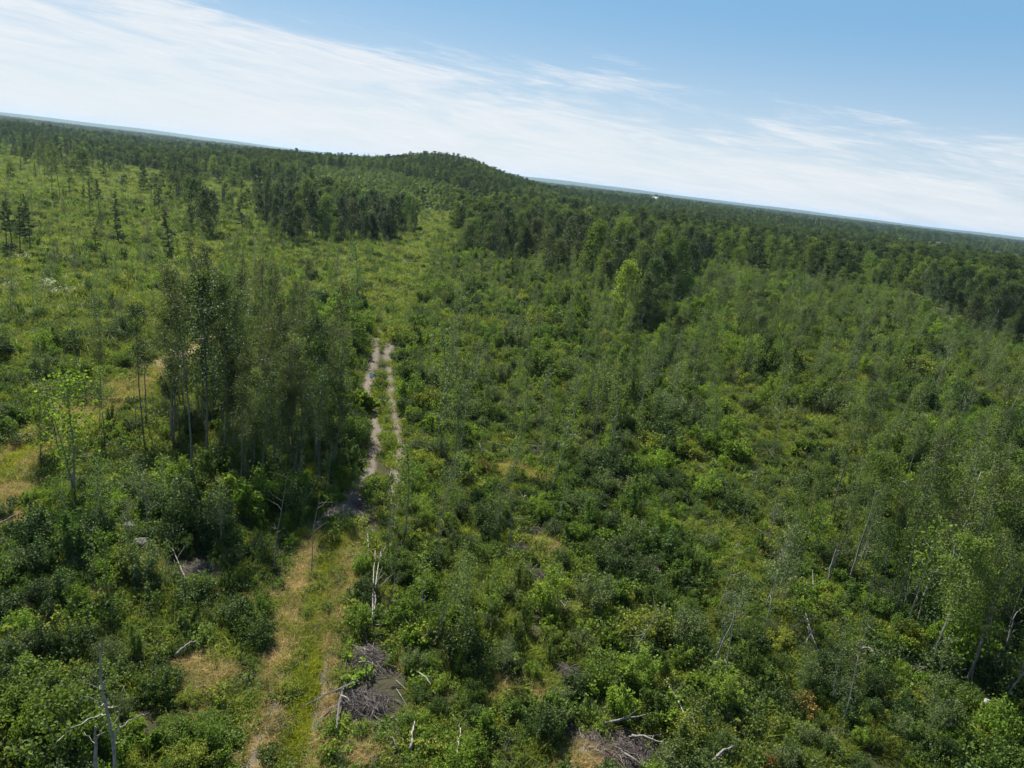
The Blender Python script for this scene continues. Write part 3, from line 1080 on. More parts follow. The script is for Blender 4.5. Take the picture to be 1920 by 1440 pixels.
# --- hand-placed tall trees: base x, base y, top y, pool, form
HAND = [
    (400, 800, 515, P_ASP, 7), (350, 800, 590, P_ASP, 7), (1700, 1120, 880, P_ASP, 8), (1800, 1150, 900, P_ASP, 8), (1610, 1060, 860, P_ASP, 8), (1870, 1180, 930, P_ASP, 7), (1740, 1250, 1010, P_ASP, 8), (1900, 1300, 1040, P_ASP, 7), (590, 860, 650, P_ASP, 8), (540, 820, 600, P_ASP, 7),
    (388, 905, 520, P_ASP, 4), (470, 880, 545, P_ASP, 2), (592, 850, 600, P_ASP, 4), (268, 815, 580, P_ASP, 4), (325, 845, 610, P_ASP, 4),
    (140, 925, 700, P_SAP, 3), (185, 800, 690, P_SAP, 4), (208, 560, 505, P_SAP, 1), (190, 665, 555, P_SAP, 0), (170, 560, 490, P_SAP, 2), (222, 600, 545, P_SAP, 5), (100, 520, 460, P_SAP, 5), (380, 560, 500, P_SAP, 2),
    (12, 468, 378, P_PIN, 0), (24, 476, 372, P_PIN, 1), (38, 472, 380, P_PIN, 2), (56, 465, 372, P_PIN, 0), (48, 458, 385, P_PIN, 3),
    (112, 372, 262, P_ASP, 3), (86, 360, 268, P_ASP, 5), (98, 364, 270, P_ASP, 6), (130, 350, 276, P_ASP, 1), (76, 340, 270, P_ASP, 0),
    (188, 412, 334, P_PIN, 1), (168, 400, 340, P_PIN, 0), (156, 385, 345, P_PIN, 2), (216, 428, 358, P_PIN, 2),
    (180, 468, 425, P_PIN, 3), (222, 458, 395, P_PIN, 3), (318, 478, 392, P_PIN, 3), (300, 405, 350, P_PIN, 0), (290, 398, 356, P_PIN, 2),
    (368, 430, 335, P_BUSH, 1), (380, 446, 352, P_BUSH, 5), (398, 445, 358, P_BUSH, 1), (352, 402, 330, P_BUSH, 3), (430, 405, 362, P_BUSH, 0), (360, 445, 385, P_PIN, 3), (410, 430, 360, P_ASP, 2),
    (500, 425, 362, P_SPR, 2), (520, 432, 370, P_BUSH, 1), (455, 430, 375, P_PIN, 3), (640, 440, 362, P_SPR, 0), (560, 430, 360, P_BUSH, 3),
    (660, 540, 450, P_SAP, 4), (668, 575, 460, P_SAP, 6), (630, 560, 470, P_SAP, 1), (480, 500, 440, P_SAP, 1),
    (716, 440, 398, P_BUSH, 5), (770, 436, 372, P_SPR, 0), (745, 438, 360, P_SPR, 1),
    (1205, 560, 440, P_SPR, 0), (1215, 590, 455, P_SPR, 1), (1280, 560, 455, P_BUSH, 1), (1262, 588, 445, P_BUSH, 3), (1165, 600, 490, P_BUSH, 4), (1240, 548, 425, P_BUSH, 3),
    (945, 478, 385, P_BUSH, 1), (965, 482, 395, P_BUSH, 3), (1005, 470, 400, P_BUSH, 5), (870, 445, 396, P_SPR, 0), (1190, 500, 400, P_SPR, 3), (1075, 500, 395, P_BUSH, 2),
    (1110, 520, 415, P_BUSH, 4), (1020, 520, 430, P_BUSH, 2), (1150, 510, 410, P_BUSH, 0), (1310, 470, 415, P_SPR, 0), (1660, 640, 600, P_SPR, 3), (1270, 450, 405, P_SPR, 3),
    (1715, 640, 560, P_BUSH, 3), (1850, 640, 560, P_BUSH, 1), (1890, 650, 580, P_PIN, 3),
    # leafy poplars at the right
    (1588, 1092, 900, P_ASP, 3), (1652, 1080, 905, P_ASP, 6), (1722, 1172, 905, P_ASP, 5), (1708, 1160, 960, P_SAP, 2), (1785, 1066, 840, P_ASP, 3), (1553, 1093, 900, P_ASP, 6), (1435, 1033, 900, P_SAP, 1),
    (1510, 1000, 850, P_ASP, 6), (1478, 1020, 880, P_SAP, 2), (1620, 1010, 840, P_ASP, 3), (1690, 1030, 870, P_ASP, 6), (1745, 1100, 900, P_ASP, 3), (1840, 1180, 960, P_ASP, 6), (1880, 1230, 980, P_ASP, 5), (1820, 1290, 1040, P_ASP, 3),
    (1765, 1240, 1010, P_ASP, 6), (1900, 1110, 900, P_ASP, 3), (1930, 1290, 1020, P_ASP, 6), (1860, 1060, 860, P_ASP, 2), (1910, 1000, 820, P_ASP, 3),
    (1390, 985, 880, P_SAP, 2), (1380, 1200, 1080, P_SAP, 1), (1345, 1230, 1080, P_SAP, 5), (1150, 855, 700, P_SAP, 6), (1090, 850, 690, P_SAP, 4), (1110, 820, 680, P_SAP, 6), (1075, 790, 690, P_SAP, 4), (1125, 780, 660, P_SAP, 1),
    (795, 740, 640, P_SAP, 4), (850, 900, 680, P_ASP, 6), (820, 860, 700, P_SAP, 4), (865, 840, 690, P_SAP, 1), (835, 800, 620, P_SAP, 6), (880, 760, 640, P_SAP, 1), (735, 1000, 860, P_SAP, 6), (845, 700, 560, P_SAP, 4), (860, 640, 520, P_SAP, 1), (1225, 600, 520, P_SAP, 0),
    (820, 1000, 850, P_SAP, 5), (760, 1010, 840, P_SAP, 6), (930, 1000, 900, P_SAP, 1), (1215, 1000, 930, P_SAP, 3), (820, 1215, 1060, P_SAP, 2), (870, 1200, 1060, P_SAP, 0), (790, 1180, 1040, P_SAP, 7), (850, 1150, 1020, P_SAP, 0), (910, 1170, 1050, P_SAP, 3),
    (75, 870, 740, P_SAP, 3), (100, 830, 700, P_SAP, 5), (110, 860, 720, P_SAP, 0), (180, 1000, 850, P_SAP, 2), (200, 1020, 870, P_SAP, 0), (280, 1010, 860, P_SAP, 5), (310, 1000, 850, P_SAP, 7), (130, 1030, 900, P_SAP, 2), (240, 1050, 930, P_SAP, 1),
]
FH = {id(P_ASP): [a[0] for a in ASPEN], id(P_SAP): [a[0] for a in SAPL], id(P_BUSH): [a[0] for a in BUSHY], id(P_SPR): [a[0] for a in SPRUCE], id(P_PIN): [a[0] for a in PINE]}
for bx, by, ty, pool, i in HAND:
    b = at(bx, by)
    pool.add(b[0], b[1], i, height_for(b, ty) / FH[id(pool)][i])

# --- the tall tree band, dark grove and forest edges out to 260 m
X, Y = grid_pts(95, 270, 3.3, g)
px, py, _ = proj(np.stack([X, Y, H(X, Y)], 1))
px, py = wob(X, Y, px, py)
u = g.uniform(size=len(X))
nz = vnoise(X, Y, 14, 4)
for zone, dens, wts, sc in ((Z_BAND, 0.78, (5, 1.1, .3, 1.2), (.75, 1.15)), (Z_DARKCL, 0.95, (7, .9, 1.0, .6), (.7, 1.15)), (Z_FOREST_R, 0.85, (6, .8, .3, .8), (.7, 1.1))):
    k = inside(px, py, zone) & (u < dens)
    x, y = X[k], Y[k]
    kk = pick(len(x), g, wts)
    s = g.uniform(sc[0] * .75, sc[1] * 1.05, len(x))
    for q, (pool, nf) in enumerate(((P_BUSH, 7), (P_SPR, 4), (P_PIN, 4), (P_ASP, 7))):
        mq = kk == q
        if mq.any():
            pool.add(x[mq], y[mq], pick(mq.sum(), g, [.7, 2.2, 1.6, .7, .12, 2, 1] if q == 0 else np.ones(nf)), s[mq] * (0.9 if q else 1))
# regrowth saplings
k = inside(px, py, Z_REGROW) & (u < 0.8)
P_SAP.add(X[k], Y[k], pick(k.sum(), g, np.ones(8)), g.uniform(.7, 1.1, k.sum()))

# --- saplings over the scrub
X, Y = grid_pts(24, 240, 2.6, g)
px, py, _ = proj(np.stack([X, Y, H(X, Y)], 1))
R = np.hypot(X, Y)
nz = vnoise(X, Y, 7, 5)
other = inside(px, py, Z_CLUMP) | inside(px, py, Z_DARKCL) | inside(px, py, Z_BAND) | inside(px, py, Z_FOREST_R) | inside(px, py, Z_REGROW)
mead = inside(px, py, Z_MEADOW)
lane = dist_line(X, Y, LANE)
d = np.where(mead, 0.22, np.where(px > 1050, 0.42, 0.30))
d = np.where((py > 950) & (px < 1350), 0.16, d)
d = np.where((px > 300) & (px < 660) & (py > 900) & (py < 990), 0.3, d)
d = np.where((py > 1150) & (px < 1500), 0.04, d)
d = np.where((px > 560) & (px < 780) & (py < 640), 0.14, d)
d = d * np.clip(0.1 + 2.4 * (nz - 0.2), 0.15, 2.2)
k = (~other) & (g.uniform(size=len(X)) < d) & (near_tracks(X, Y) > 1.6) & (lane > 4) & (R > 26)
X, Y, px, py = sub(k, X, Y, px, py)
P_SAP.add(X, Y, pick(len(X), g, [1, 1.2, 1.2, 1.2, 1.2, 1.3, 1.2, 1.0]), g.uniform(.4, 1.0, len(X)) * np.where(px > 1000, 1.2, 1.0))

X, Y = grid_pts(26, 75, 2.2, g)
px, py, _ = proj(np.stack([X, Y, H(X, Y)], 1))
k = inside(px, py, [(1400, 1030), (1560, 860), (2050, 760), (2100, 1380), (1850, 1380), (1700, 1220), (1500, 1110)]) & (g.uniform(size=len(X)) < .26)
P_ASP.add(X[k], Y[k], pick(k.sum(), g, [.5, .5, 1, 1.4, 1, .6, 1.6]), g.uniform(.45, .85, k.sum()))
X, Y = grid_pts(45, 190, 3.0, g)
px, py, _ = proj(np.stack([X, Y, H(X, Y)], 1))
k = inside(px, py, [(800, 560), (1000, 520), (1250, 620), (1900, 680), (1950, 800), (1300, 800), (1180, 900), (820, 960)]) & (g.uniform(size=len(X)) < .07 * (.3 + 1.6 * vnoise(X, Y, 12, 31)))
P_ASP.add(X[k], Y[k], pick(k.sum(), g, [.5, .5, 1, 1.4, 1, .6, 1.6]), g.uniform(.45, .8, k.sum()))
k = inside(px, py, [(1000, 560), (1250, 560), (1900, 660), (1950, 760), (1300, 760), (1000, 700)]) & (g.uniform(size=len(X)) < .06)
P_BUSH.add(X[k], Y[k], pick(k.sum(), g, [.5, .5, 1, .3, 1.4, .5, 1.6]), g.uniform(.35, .65, k.sum()))

# --- shrubs
X, Y = grid_pts(17, 62, 1.25, g, 5)
px, py, _ = proj(np.stack([X, Y, H(X, Y)], 1))
dirt, tan, lush, lanew, bare = cover(X, Y)
nz = vnoise(X, Y, 5, 6)
nz2 = vnoise(X, Y, 9, 9)
clear = np.maximum(np.maximum(dirt, tan * .82), np.maximum(lush, bare * .95))
k = (g.uniform(size=len(X)) < 0.93 - clear) & (near_tracks(X, Y) > 1.1)
gap = vnoise(X, Y, 2.6, 43)
k &= ~((gap < 0.34) & (g.uniform(size=len(X)) < .85))
X, Y, px, py, nz, nz2 = sub(k, X, Y, px, py, nz, nz2)
sc = (0.36 + 0.95 * nz ** 1.3) * g.uniform(.6, 1.25, len(X))
sc *= np.where(px > 1450, 1.15, 1.0)
sc *= np.where((px > 300) & (px < 650) & (py > 780) & (py < 985), 1.35, 1.0)
idx = np.where(nz2 < .35, pick(len(X), g, [3, 2, 1, 2, 1.4, 1, 1, 1, .8, 2, 2, 1.5]), np.where(nz2 < .6, pick(len(X), g, [2, 2, 3, 1, .7, 3, 2, 1, .7, 1, 1.5, 2.5]), pick(len(X), g, [1, 2, 1, 3, 2, .5, .5, 3, 2, 1, 1.5, .6])))
P_SHR.add(X, Y, idx, sc)
X, Y = grid_pts(62, 260, 1.9, g)
px, py, _ = proj(np.stack([X, Y, H(X, Y)], 1))
dirt, tan, lush, lanew, bare = cover(X, Y)
nz = vnoise(X, Y, 6, 6)
mead = inside(px, py, Z_MEADOW)
d = np.where(mead, 0.55, 0.88) * (1 - np.maximum(np.maximum(dirt, tan), np.maximum(lanew * .75, bare)))
d = np.where(inside(px, py, Z_FOREST_R) | inside(px, py, Z_DARKCL), 0.25, d)
k = (g.uniform(size=len(X)) < d) & (near_tracks(X, Y) > 1.0)
X, Y, nz, mead = sub(k, X, Y, nz, mead)
P_SHR.add(X, Y, pick(len(X), g, [2, 2, 2, 1.4, 1.2, 2, 1.8, 1, 1, 2, 2, 2]), (0.32 + 1.15 * nz) * g.uniform(.55, 1.5, len(X)) * np.where(mead, .75, 1.15))

DEADF = []
for i in range(5):
    h = [4.5, 5.5, 3.5, 6.5, 5.0][i]
    gq = np.random.default_rng(950 + i)
    mb = MB()
    T = stem_curve((0, 0, -.1), (gq.normal() * .12, gq.normal() * .12, 1), h, gq, 7, .06, .02)
    mb.tube(T, np.linspace(.035, .008, len(T)), 5)
    for j in range(9):
        p_ = T[1 + j % 6] + (T[2 + j % 6] - T[1 + j % 6]) * gq.uniform()
        a_ = gq.uniform(0, 6.28)
        B = stem_curve(p_, (math.cos(a_), math.sin(a_), .6), gq.uniform(.4, 1.2), gq, 3, .2)
        mb.tube(B, [.012, .009, .006, .003], 3)
    DEADF.append((h, None, mb.mesh('dead_sapling', [M['dead'] if i % 2 else M['deadpale']])))
P_DEAD = Pool()
X, Y = grid_pts(26, 190, 3.4, g)
px, py, _ = proj(np.stack([X, Y, H(X, Y)], 1))
k = (g.uniform(size=len(X)) < np.where(inside(px, py, Z_MEADOW), .05, .16) * np.clip(vnoise(X, Y, 9, 41) * 2.4 - .5, 0, 2)) & ~inside(px, py, Z_FOREST_R) & (near_tracks(X, Y) > 1)
P_DEAD.add(X[k], Y[k], pick(k.sum(), g, np.ones(5)), g.uniform(.6, 1.1, k.sum()))

POOLS = [
    (P_DEAD, 'dead_sapling', 'dead sapling', DEADF, 'bare grey dead sapling', 'dead saplings in ', 'many more thin dead saplings over the cutover'),
    (P_ASP, 'aspen_tree', 'tree', ASPEN, 'slender aspen', 'tall aspens in ', 'many more slender aspens blending into the forest'),
    (P_SAP, 'aspen_sapling', 'sapling', SAPL, ['green thin sapling', 'grey-green thin sapling', 'mid-green thin sapling', 'bright green thin sapling'] * 2, 'aspen saplings in ', 'many more thin young saplings scattered over the cutover'),
    (P_BUSH, 'broadleaf_tree', 'tree', BUSHY, ['round broadleaf tree', 'dark broadleaf tree', 'round broadleaf tree', 'round broadleaf tree', 'bright broadleaf tree', 'dark broadleaf tree', 'round broadleaf tree'], 'broadleaf trees in ', 'many more rounded broadleaf trees of the forest edge'),
    (P_SPR, 'spruce_tree', 'tree', SPRUCE, 'dark pointed spruce', 'spruces in ', 'many more dark pointed spruces of the forest edge'),
    (P_PIN, 'pine_tree', 'tree', PINE, 'dark open-crowned pine', 'pines in ', 'many more dark pines of the forest edge'),
]
REC = []


def individual(name, cat, form, row, base_label, gpre, gg):
    x, y, z, i, s = row
    r = math.hypot(x, y)
    px, py, _ = proj([[x, y, z]])
    words, zone = zone_words(float(px[0]), float(py[0]), r)
    rz = gg.uniform(0, 6.28)
    tx, ty = gg.normal() * .035, gg.normal() * .035
    if r < 120 and form[1]:
        o = bpy.data.objects.new(name, None)
        COL.objects.link(o)
        a = link('trunk', form[1][0], o)
        b = link('crown', form[1][1], o)
    else:
        o = link(name, form[2])
    o.location = (x, y, z)
    o.rotation_euler = (tx, ty, rz)
    o.scale = (s, s, s)
    tag(o, None, cat, gpre + zone)
    tl = base_label if isinstance(base_label, str) else base_label[int(i)]
    REC.append((o, ('short ' if s < 0.72 else '') + tl, words, float(px[0]), r))


gg = np.random.default_rng(21)
for pool, name, cat, forms, lab, gpre, slab in POOLS:
    A, B = pool.split([f[0] for f in forms])
    for row in A:
        individual(name, cat, forms[int(row[3])], row, lab, gpre, gg)
    if len(B):
        stuff(name + '_mass', slab, 'trees', [f[2] for f in forms], B[:, :3], B[:, 3], B[:, 4], gg)
A, B = P_SHR.split([s[2] for s in SHRUB])
for row in A:
    x, y, z, i, s = row
    px, py, _ = proj([[x, y, z]])
    words, zone = zone_words(float(px[0]), float(py[0]), 0)
    f = SHRUB[int(i)]
    o = link('shrub', f[0], None, (x, y, z))
    o.rotation_euler = (0, 0, gg.uniform(0, 6.28))
    o.scale = (s, s, s * gg.uniform(.85, 1.2))
    tag(o, None, 'shrub', f[3] + ' shrubs in ' + zone)
    REC.append((o, ('low ' if s < 0.8 else 'big ' if s > 1.15 else '') + f[3] + ' shrub', words, float(px[0]), math.hypot(x, y)))
stuff('shrub_cover', 'dense leafy shrubs covering the rest of the cutover', 'shrubs', [s[0] for s in SHRUB], B[:, :3], B[:, 3], B[:, 4], gg)

import collections
_by = collections.defaultdict(list)
for q in REC:
    _by[(q[1], q[2])].append(q)
for (lab, words), L in _by.items():
    L.sort(key=lambda q: q[3])
    n_ = len(L)
    ms = np.median([q[3] for q in L])
    mr = np.median([q[4] for q in L])
    for q in L:
        if n_ > 5:
            w_ = '%s front' % ('left' if q[3] < ms else 'right') if q[4] < mr else '%s rear' % ('left' if q[3] < ms else 'right')
            q[0]['label'] = '%s, %s, %s' % (lab, w_, words)
        else:
            q[0]['label'] = '%s %s' % (lab, words)
    if n_ == 2:
        L[0][0]['label'] = 'left of two %ss %s' % (lab, words)
        L[1][0]['label'] = 'right of two %ss %s' % (lab, words)
    elif n_ > 2:
        L[0][0]['label'] = 'leftmost %s %s' % (lab, words)
        L[-1][0]['label'] = 'rightmost %s %s' % (lab, words)
        R_ = sorted(L[1:-1], key=lambda q: q[4])
        R_[0][0]['label'] = ('middle %s %s' if n_ == 3 else 'nearest %s %s') % (lab, words)
        if len(R_) > 1:
            R_[-1][0]['label'] = 'farthest %s %s' % (lab, words)
    for q in L:
        t_ = q[0]['label']
        for cut in (' thin', ' the', ' the'):
            if len(t_.split()) > 16:
                t_ = t_.replace(cut, '', 1)
        q[0]['label'] = t_

# --- herb layer and grass
X, Y = grid_pts(17, 48, 0.42, g, 5)
dirt, tan, lush, lanew, bare = cover(X, Y)
k = g.uniform(size=len(X)) < (0.9 - np.maximum(np.maximum(dirt * 1.4, tan * .90), np.maximum(lush * .9, bare * .88)))
x1, y1 = X[k], Y[k]
n1 = vnoise(x1, y1, 3, 8)
kk = (vnoise(x1, y1, 1.6, 23) > .36) | (g.uniform(size=len(x1)) < .25)
x1, y1, n1 = x1[kk], y1[kk], n1[kk]
s1 = g.uniform(.45, 1.1, len(x1)) * (0.6 + n1)
X, Y = grid_pts(48, 110, 0.85, g, 6)
dirt, tan, lush, lanew, bare = cover(X, Y)
k = (g.uniform(size=len(X)) < (0.95 - np.maximum(np.maximum(dirt * 1.3, tan * .8), np.maximum(lush * .8, bare * .8)))) & (np.minimum(dist_line(X, Y, RUT_L), dist_line(X, Y, RUT_R)) > .72)
x2, y2 = X[k], Y[k]
s2 = g.uniform(.7, 1.5, len(x2))
X, Y = grid_pts(110, 620, 2.5, g, 6)
px, py, _ = proj(np.stack([X, Y, H(X, Y)], 1))
k = ~(inside(px, py, Z_FOREST_R)) & ((np.hypot(X, Y) < 300) | inside(px, py, Z_MEADOW))
x3, y3 = X[k], Y[k]
s3 = g.uniform(1.3, 2.6, len(x3))
x, y = np.concatenate([x1, x2, x3]), np.concatenate([y1, y2, y3])
s = np.concatenate([s1, s2, s3])
n9 = vnoise(x, y, 9, 9)
idx = np.where(n9 < .48, pick(len(x), g, [1.2, 3, .6, .3, 3, 2.5, 1, 1.4]), pick(len(x), g, [2, 1.4, 1.6, 2, 1, .6, 1.2, .6]))
stuff('undergrowth', 'low leafy undergrowth of the cutover', 'undergrowth', HERB, np.stack([x, y, H(x, y) - .02], 1), idx, np.stack([s, s, s * g.uniform(.7, 1.2, len(s))], 1), g)


def tufts(name, label, key, x, y, s):
    z = H(x, y)
    stuff(name, label, 'grass', TUFT[key], np.stack([x, y, z], 1), g.integers(0, 3, len(x)), s, g)


X, Y = grid_pts(17, 75, 0.24, g, 4)
dirt, tan, lush, lanew, bare = cover(X, Y)
u = g.uniform(size=len(X))
k = (u < tan * (0.55 + 0.45 * vnoise(X, Y, 1.1, 33)) * (1 - dirt))
tufts('straw_grass', 'straw-coloured dry grass along the old trails and clearings', 'straw', X[k], Y[k], g.uniform(.5, 1.15, k.sum()))
k = (u < lush * 0.95 * (1 - dirt))
tufts('lush_grass', 'yellow-green lush grass growing down the middle of the ruts', 'lush', X[k], Y[k], g.uniform(.5, 1.1, k.sum()))
u2 = g.uniform(size=len(X))
k = (u2 < 0.10 * (1 - tan) + 0.12 * tan + 0.05 * lush) & (dirt < .4) & (bare < .6)
xa, ya = X[k], Y[k]
X, Y = grid_pts(75, 600, 1.5, g, 4)
px, py, _ = proj(np.stack([X, Y, H(X, Y)], 1))
k = inside(px, py, Z_MEADOW) | (dist_line(X, Y, LANE) < 8) | (g.uniform(size=len(X)) < .25)
k &= ~inside(px, py, Z_FOREST_R) & ((np.hypot(X, Y) < 300) | inside(px, py, Z_MEADOW))
xb, yb = X[k], Y[k]
tufts('green_grass', 'green grass between the shrubs and over the meadow', 'grass', np.concatenate([xa, xb]), np.concatenate([ya, yb]), np.concatenate([g.uniform(.8, 1.6, len(xa)), g.uniform(1.6, 3.0, len(xb))]))
k = inside(px, py, Z_MEADOW) & (g.uniform(size=len(X)) < .5)
xb, yb = X[k], Y[k]
tufts('meadow_grass', 'pale seeding grass over the open meadow', 'meadow', xb, yb, g.uniform(1.6, 3.0, len(xb)))

# --- forest beyond
def far_forest():
    XX, YY, II, SS = [], [], [], []
    for r0, r1, cell, sc in ((265, 470, 4.4, 1.0), (470, 860, 4.1, .88), (860, 1350, 6.0, 1.1)):
        X, Y = grid_pts(r0, r1, cell, g, 10)
        px, py, _ = proj(np.stack([X, Y, H(X, Y)], 1))
        R = np.hypot(X, Y)
        u = g.uniform(size=len(X))
        mead = inside(px, py, Z_MEADOW)
        reg = inside(px, py, Z_REGROW) & (R < 590)
        fld = (vnoise(X, Y * .5, 90, 12) > 0.80) & (R > 800) & (X > 0)
        d = np.where(mead | False, 0.06 + .28 * (vnoise(X, Y, 30, 18) > .64), 0.92)
        d = np.where(fld | in_field(X, Y, FIELDS), 0, d)
        front = in_field(X, Y, FIELDS[6:], 1.0)
        d = np.where(front, 0, d)
        k = u < d
        X, Y, R, mead, reg = sub(k, X, Y, R, mead, reg)
        nz = vnoise(X, Y, 45, 13)
        left = X < -60
        isS = g.uniform(size=len(X)) < np.where(left, 0.10 + .45 * (nz > .55), 0.05 + .12 * (nz > .6))
        i = np.where(isS, 6 + g.integers(0, 3, len(X)), np.where(nz < .5, pick(len(X), g, [1, 2, .6, 2, .3, .1]), pick(len(X), g, [1.5, .4, 1.5, .5, 1, .5])))
        i = np.where(reg, np.where(g.uniform(size=len(X)) < .55, 4, 5), i)
        s = np.where(R < 470, g.uniform(.5, 1.2, len(X)), g.uniform(.72, 1.06, len(X))) * sc * (.82 + .36 * vnoise(X, Y, 35, 37)) * np.where(reg, .5, 1) * np.where(mead, .75, 1)
        XX.append(X)
        YY.append(Y)
        II.append(i)
        SS.append(s)
    x, y, i, s = [np.concatenate(q) for q in (XX, YY, II, SS)]
    wx = np.where(i < 6, 1.22, 1.0) * s * np.where((s < .62), 1.7, 1.0)
    stuff('distant_forest', 'continuous distant forest reaching over the hill to the plain', 'forest', FARB + FARS, np.stack([x, y, H(x, y) - .3], 1), i, np.stack([wx, wx, s], 1), g)
    X, Y = grid_pts(1350, 5200, 21, g, 10)
    nz = vnoise(X, Y * .45, 210, 14)
    k = (nz < 0.72) & (g.uniform(size=len(X)) < .75) & ~in_field(X, Y, FIELDS) & ~in_field(X, Y, LAKES, 1.05)
    X, Y = X[k], Y[k]
    s = g.uniform(.8, 1.3, len(X))
    stuff('plain_forest', 'bluish woods on the plain near the horizon', 'forest', FARB, np.stack([X, Y, H(X, Y) - 1], 1), g.integers(0, 4, len(X)), np.stack([s * 3.2, s * 3.2, s], 1), g)


far_forest()

# ------------------------------------------------------------------ lakes, track and puddle
def flat_mat(name, col, rough=0.9, spec=0.2):
    m, g_, out = mat(name)
    ge = g_.n('ShaderNodeNewGeometry')
    n = g_.noise(ge.outputs['Position'], 3.0, 6, 0.7)
    c = g_.mix(n, tuple(0.7 * q for q in col) + (1,), tuple(1.3 * q for q in col) + (1,))
    pb = g_.n('ShaderNodeBsdfPrincipled')
    g_.l(c, pb.inputs['Base Color'])
    pb.inputs['Roughness'].default_value = rough
    pb.inputs['Specular IOR Level'].default_value = spec
    bp = g_.n('ShaderNodeBump')
    bp.inputs['Strength'].default_value = 0.6
    bp.inputs['Distance'].default_value = 0.05
    g_.l(n, bp.inputs['Height'])
    g_.l(bp.outputs[0], pb.inputs['Normal'])
    g_.l(pb.outputs[0], out.inputs[0])
    return m


def water_mat():
    m, g_, out = mat('still_water')
    pb = g_.n('ShaderNodeBsdfPrincipled')
    pb.inputs['Base Color'].default_value = (0.02, 0.03, 0.035, 1)
    pb.inputs['Roughness'].default_value = 0.06
    g_.l(pb.outputs[0], out.inputs[0])
    return m


WATER = water_mat()


def sheet(name, c, a, b, z, m, n=40, wob=0.12, rot=None, kind='structure'):
    gr = np.random.default_rng(int(abs(c[0] * 10)) + 3)
    th = np.arange(n) * 2 * math.pi / n
    k = 1 + wob * np.sin(th * 3 + 1) + wob * .6 * np.sin(th * 5 + 2)
    ang = math.atan2(c[0], c[1]) if rot is None else rot
    u, v = np.cos(th) * a * k, np.sin(th) * b * k
    X_ = c[0] + u * math.cos(ang) + v * math.sin(ang)
    Y_ = c[1] - u * math.sin(ang) + v * math.cos(ang)
    V = np.stack([X_, Y_, np.full(n, z)], 1)
    V = np.vstack([V, [[c[0], c[1], z]]])
    T = [(n, (i + 1) % n, i) for i in range(n)]
    T = [(n, i, (i + 1) % n) for i in range(n)]
    o = link(name, mesh_np(name, V, None, T, [m]))
    return tag(o, kind=kind)


for c, a, b in LAKES:
    sheet('lake', c, a, b, float(H(c[0], c[1])) + 0.5, WATER)
pc = at(697, 704)
sheet('puddle', pc[:2], 0.27, 0.95, pc[2] + 0.035, WATER, 24, 0.15)

# ------------------------------------------------------------------ dead wood
gd = np.random.default_rng(77)


def at_depth(px, py, Y):
    d = ray(px, py)
    return CP + d * (Y / d[1])


def wood(name, label, cat, limbs, m, group=None, sides=6, jit=0.02):
    """one wooden thing from several limbs [(points, radius at foot, radius at tip)]"""
    mb = MB()
    org = np.array(limbs[0][0][0], float)
    for P, ra, rb in limbs:
        P = np.asarray(P, float) - org
        n = max(5, len(P) * 3)
        t = np.linspace(0, len(P) - 1, n)
        Q = np.stack([np.interp(t, np.arange(len(P)), P[:, k]) for k in range(3)], 1)
        Q[1:-1] += gd.normal(size=(n - 2, 3)) * jit
        mb.tube(Q, np.linspace(ra, rb, n), sides)
    o = link(name, mb.mesh(name, [m], True), None, tuple(org))
    return tag(o, label, cat, group)


def lying(name, label, pts, r, m, lift=0.3, cat='log', forks=3, group=None):
    """a stem lying on the ground through photograph points"""
    P = [at(*p) + np.array([0, 0, lift + (0.25 if i else 0)]) for i, p in enumerate(pts)]
    r *= .8
    limbs = [(P, r, r * .3)]
    L = np.linalg.norm(P[-1] - P[0])
    for i in range(forks):
        f = gd.uniform(.3, .9)
        q = P[0] + (P[-1] - P[0]) * f
        d = nrm(P[-1] - P[0]) + gd.normal(size=3) * .6
        d[2] = abs(d[2]) * .7
        limbs.append(([q, q + nrm(d) * L * gd.uniform(.12, .3)], r * .35, r * .12))
    return wood(name, label, cat, limbs, m, group)


def standing(name, label, pts, r, m, cat='dead tree', side=(), group=None, tip=.25):
    """an upright stem drawn through photograph points, foot first, plus side limbs"""
    b = at(*pts[0])
    b[2] -= .1
    Y = b[1]
    P = [b] + [at_depth(p[0], p[1], Y + gd.uniform(-.25, .25)) for p in pts[1:]]
    limbs = [(P, r, r * tip)]
    for sp in side:
        y0 = Y
        Q = []
        for k, p in enumerate(sp):
            Q.append(at_depth(p[0], p[1], Y + (0 if k == 0 else gd.uniform(-.5, .5))))
        limbs.append((Q, r * .45, r * .12))
    for i in range(5):
        f = gd.uniform(.3, .95)
        k = min(len(P) - 2, int(f * (len(P) - 1)))
        q = P[k] + (P[k + 1] - P[k]) * gd.uniform()
        limbs.append(([q, q + np.array([gd.normal() * .35, gd.normal() * .35, gd.uniform(.1, .5)])], r * .2, r * .08))
    return wood(name, label, cat, limbs, m, group)


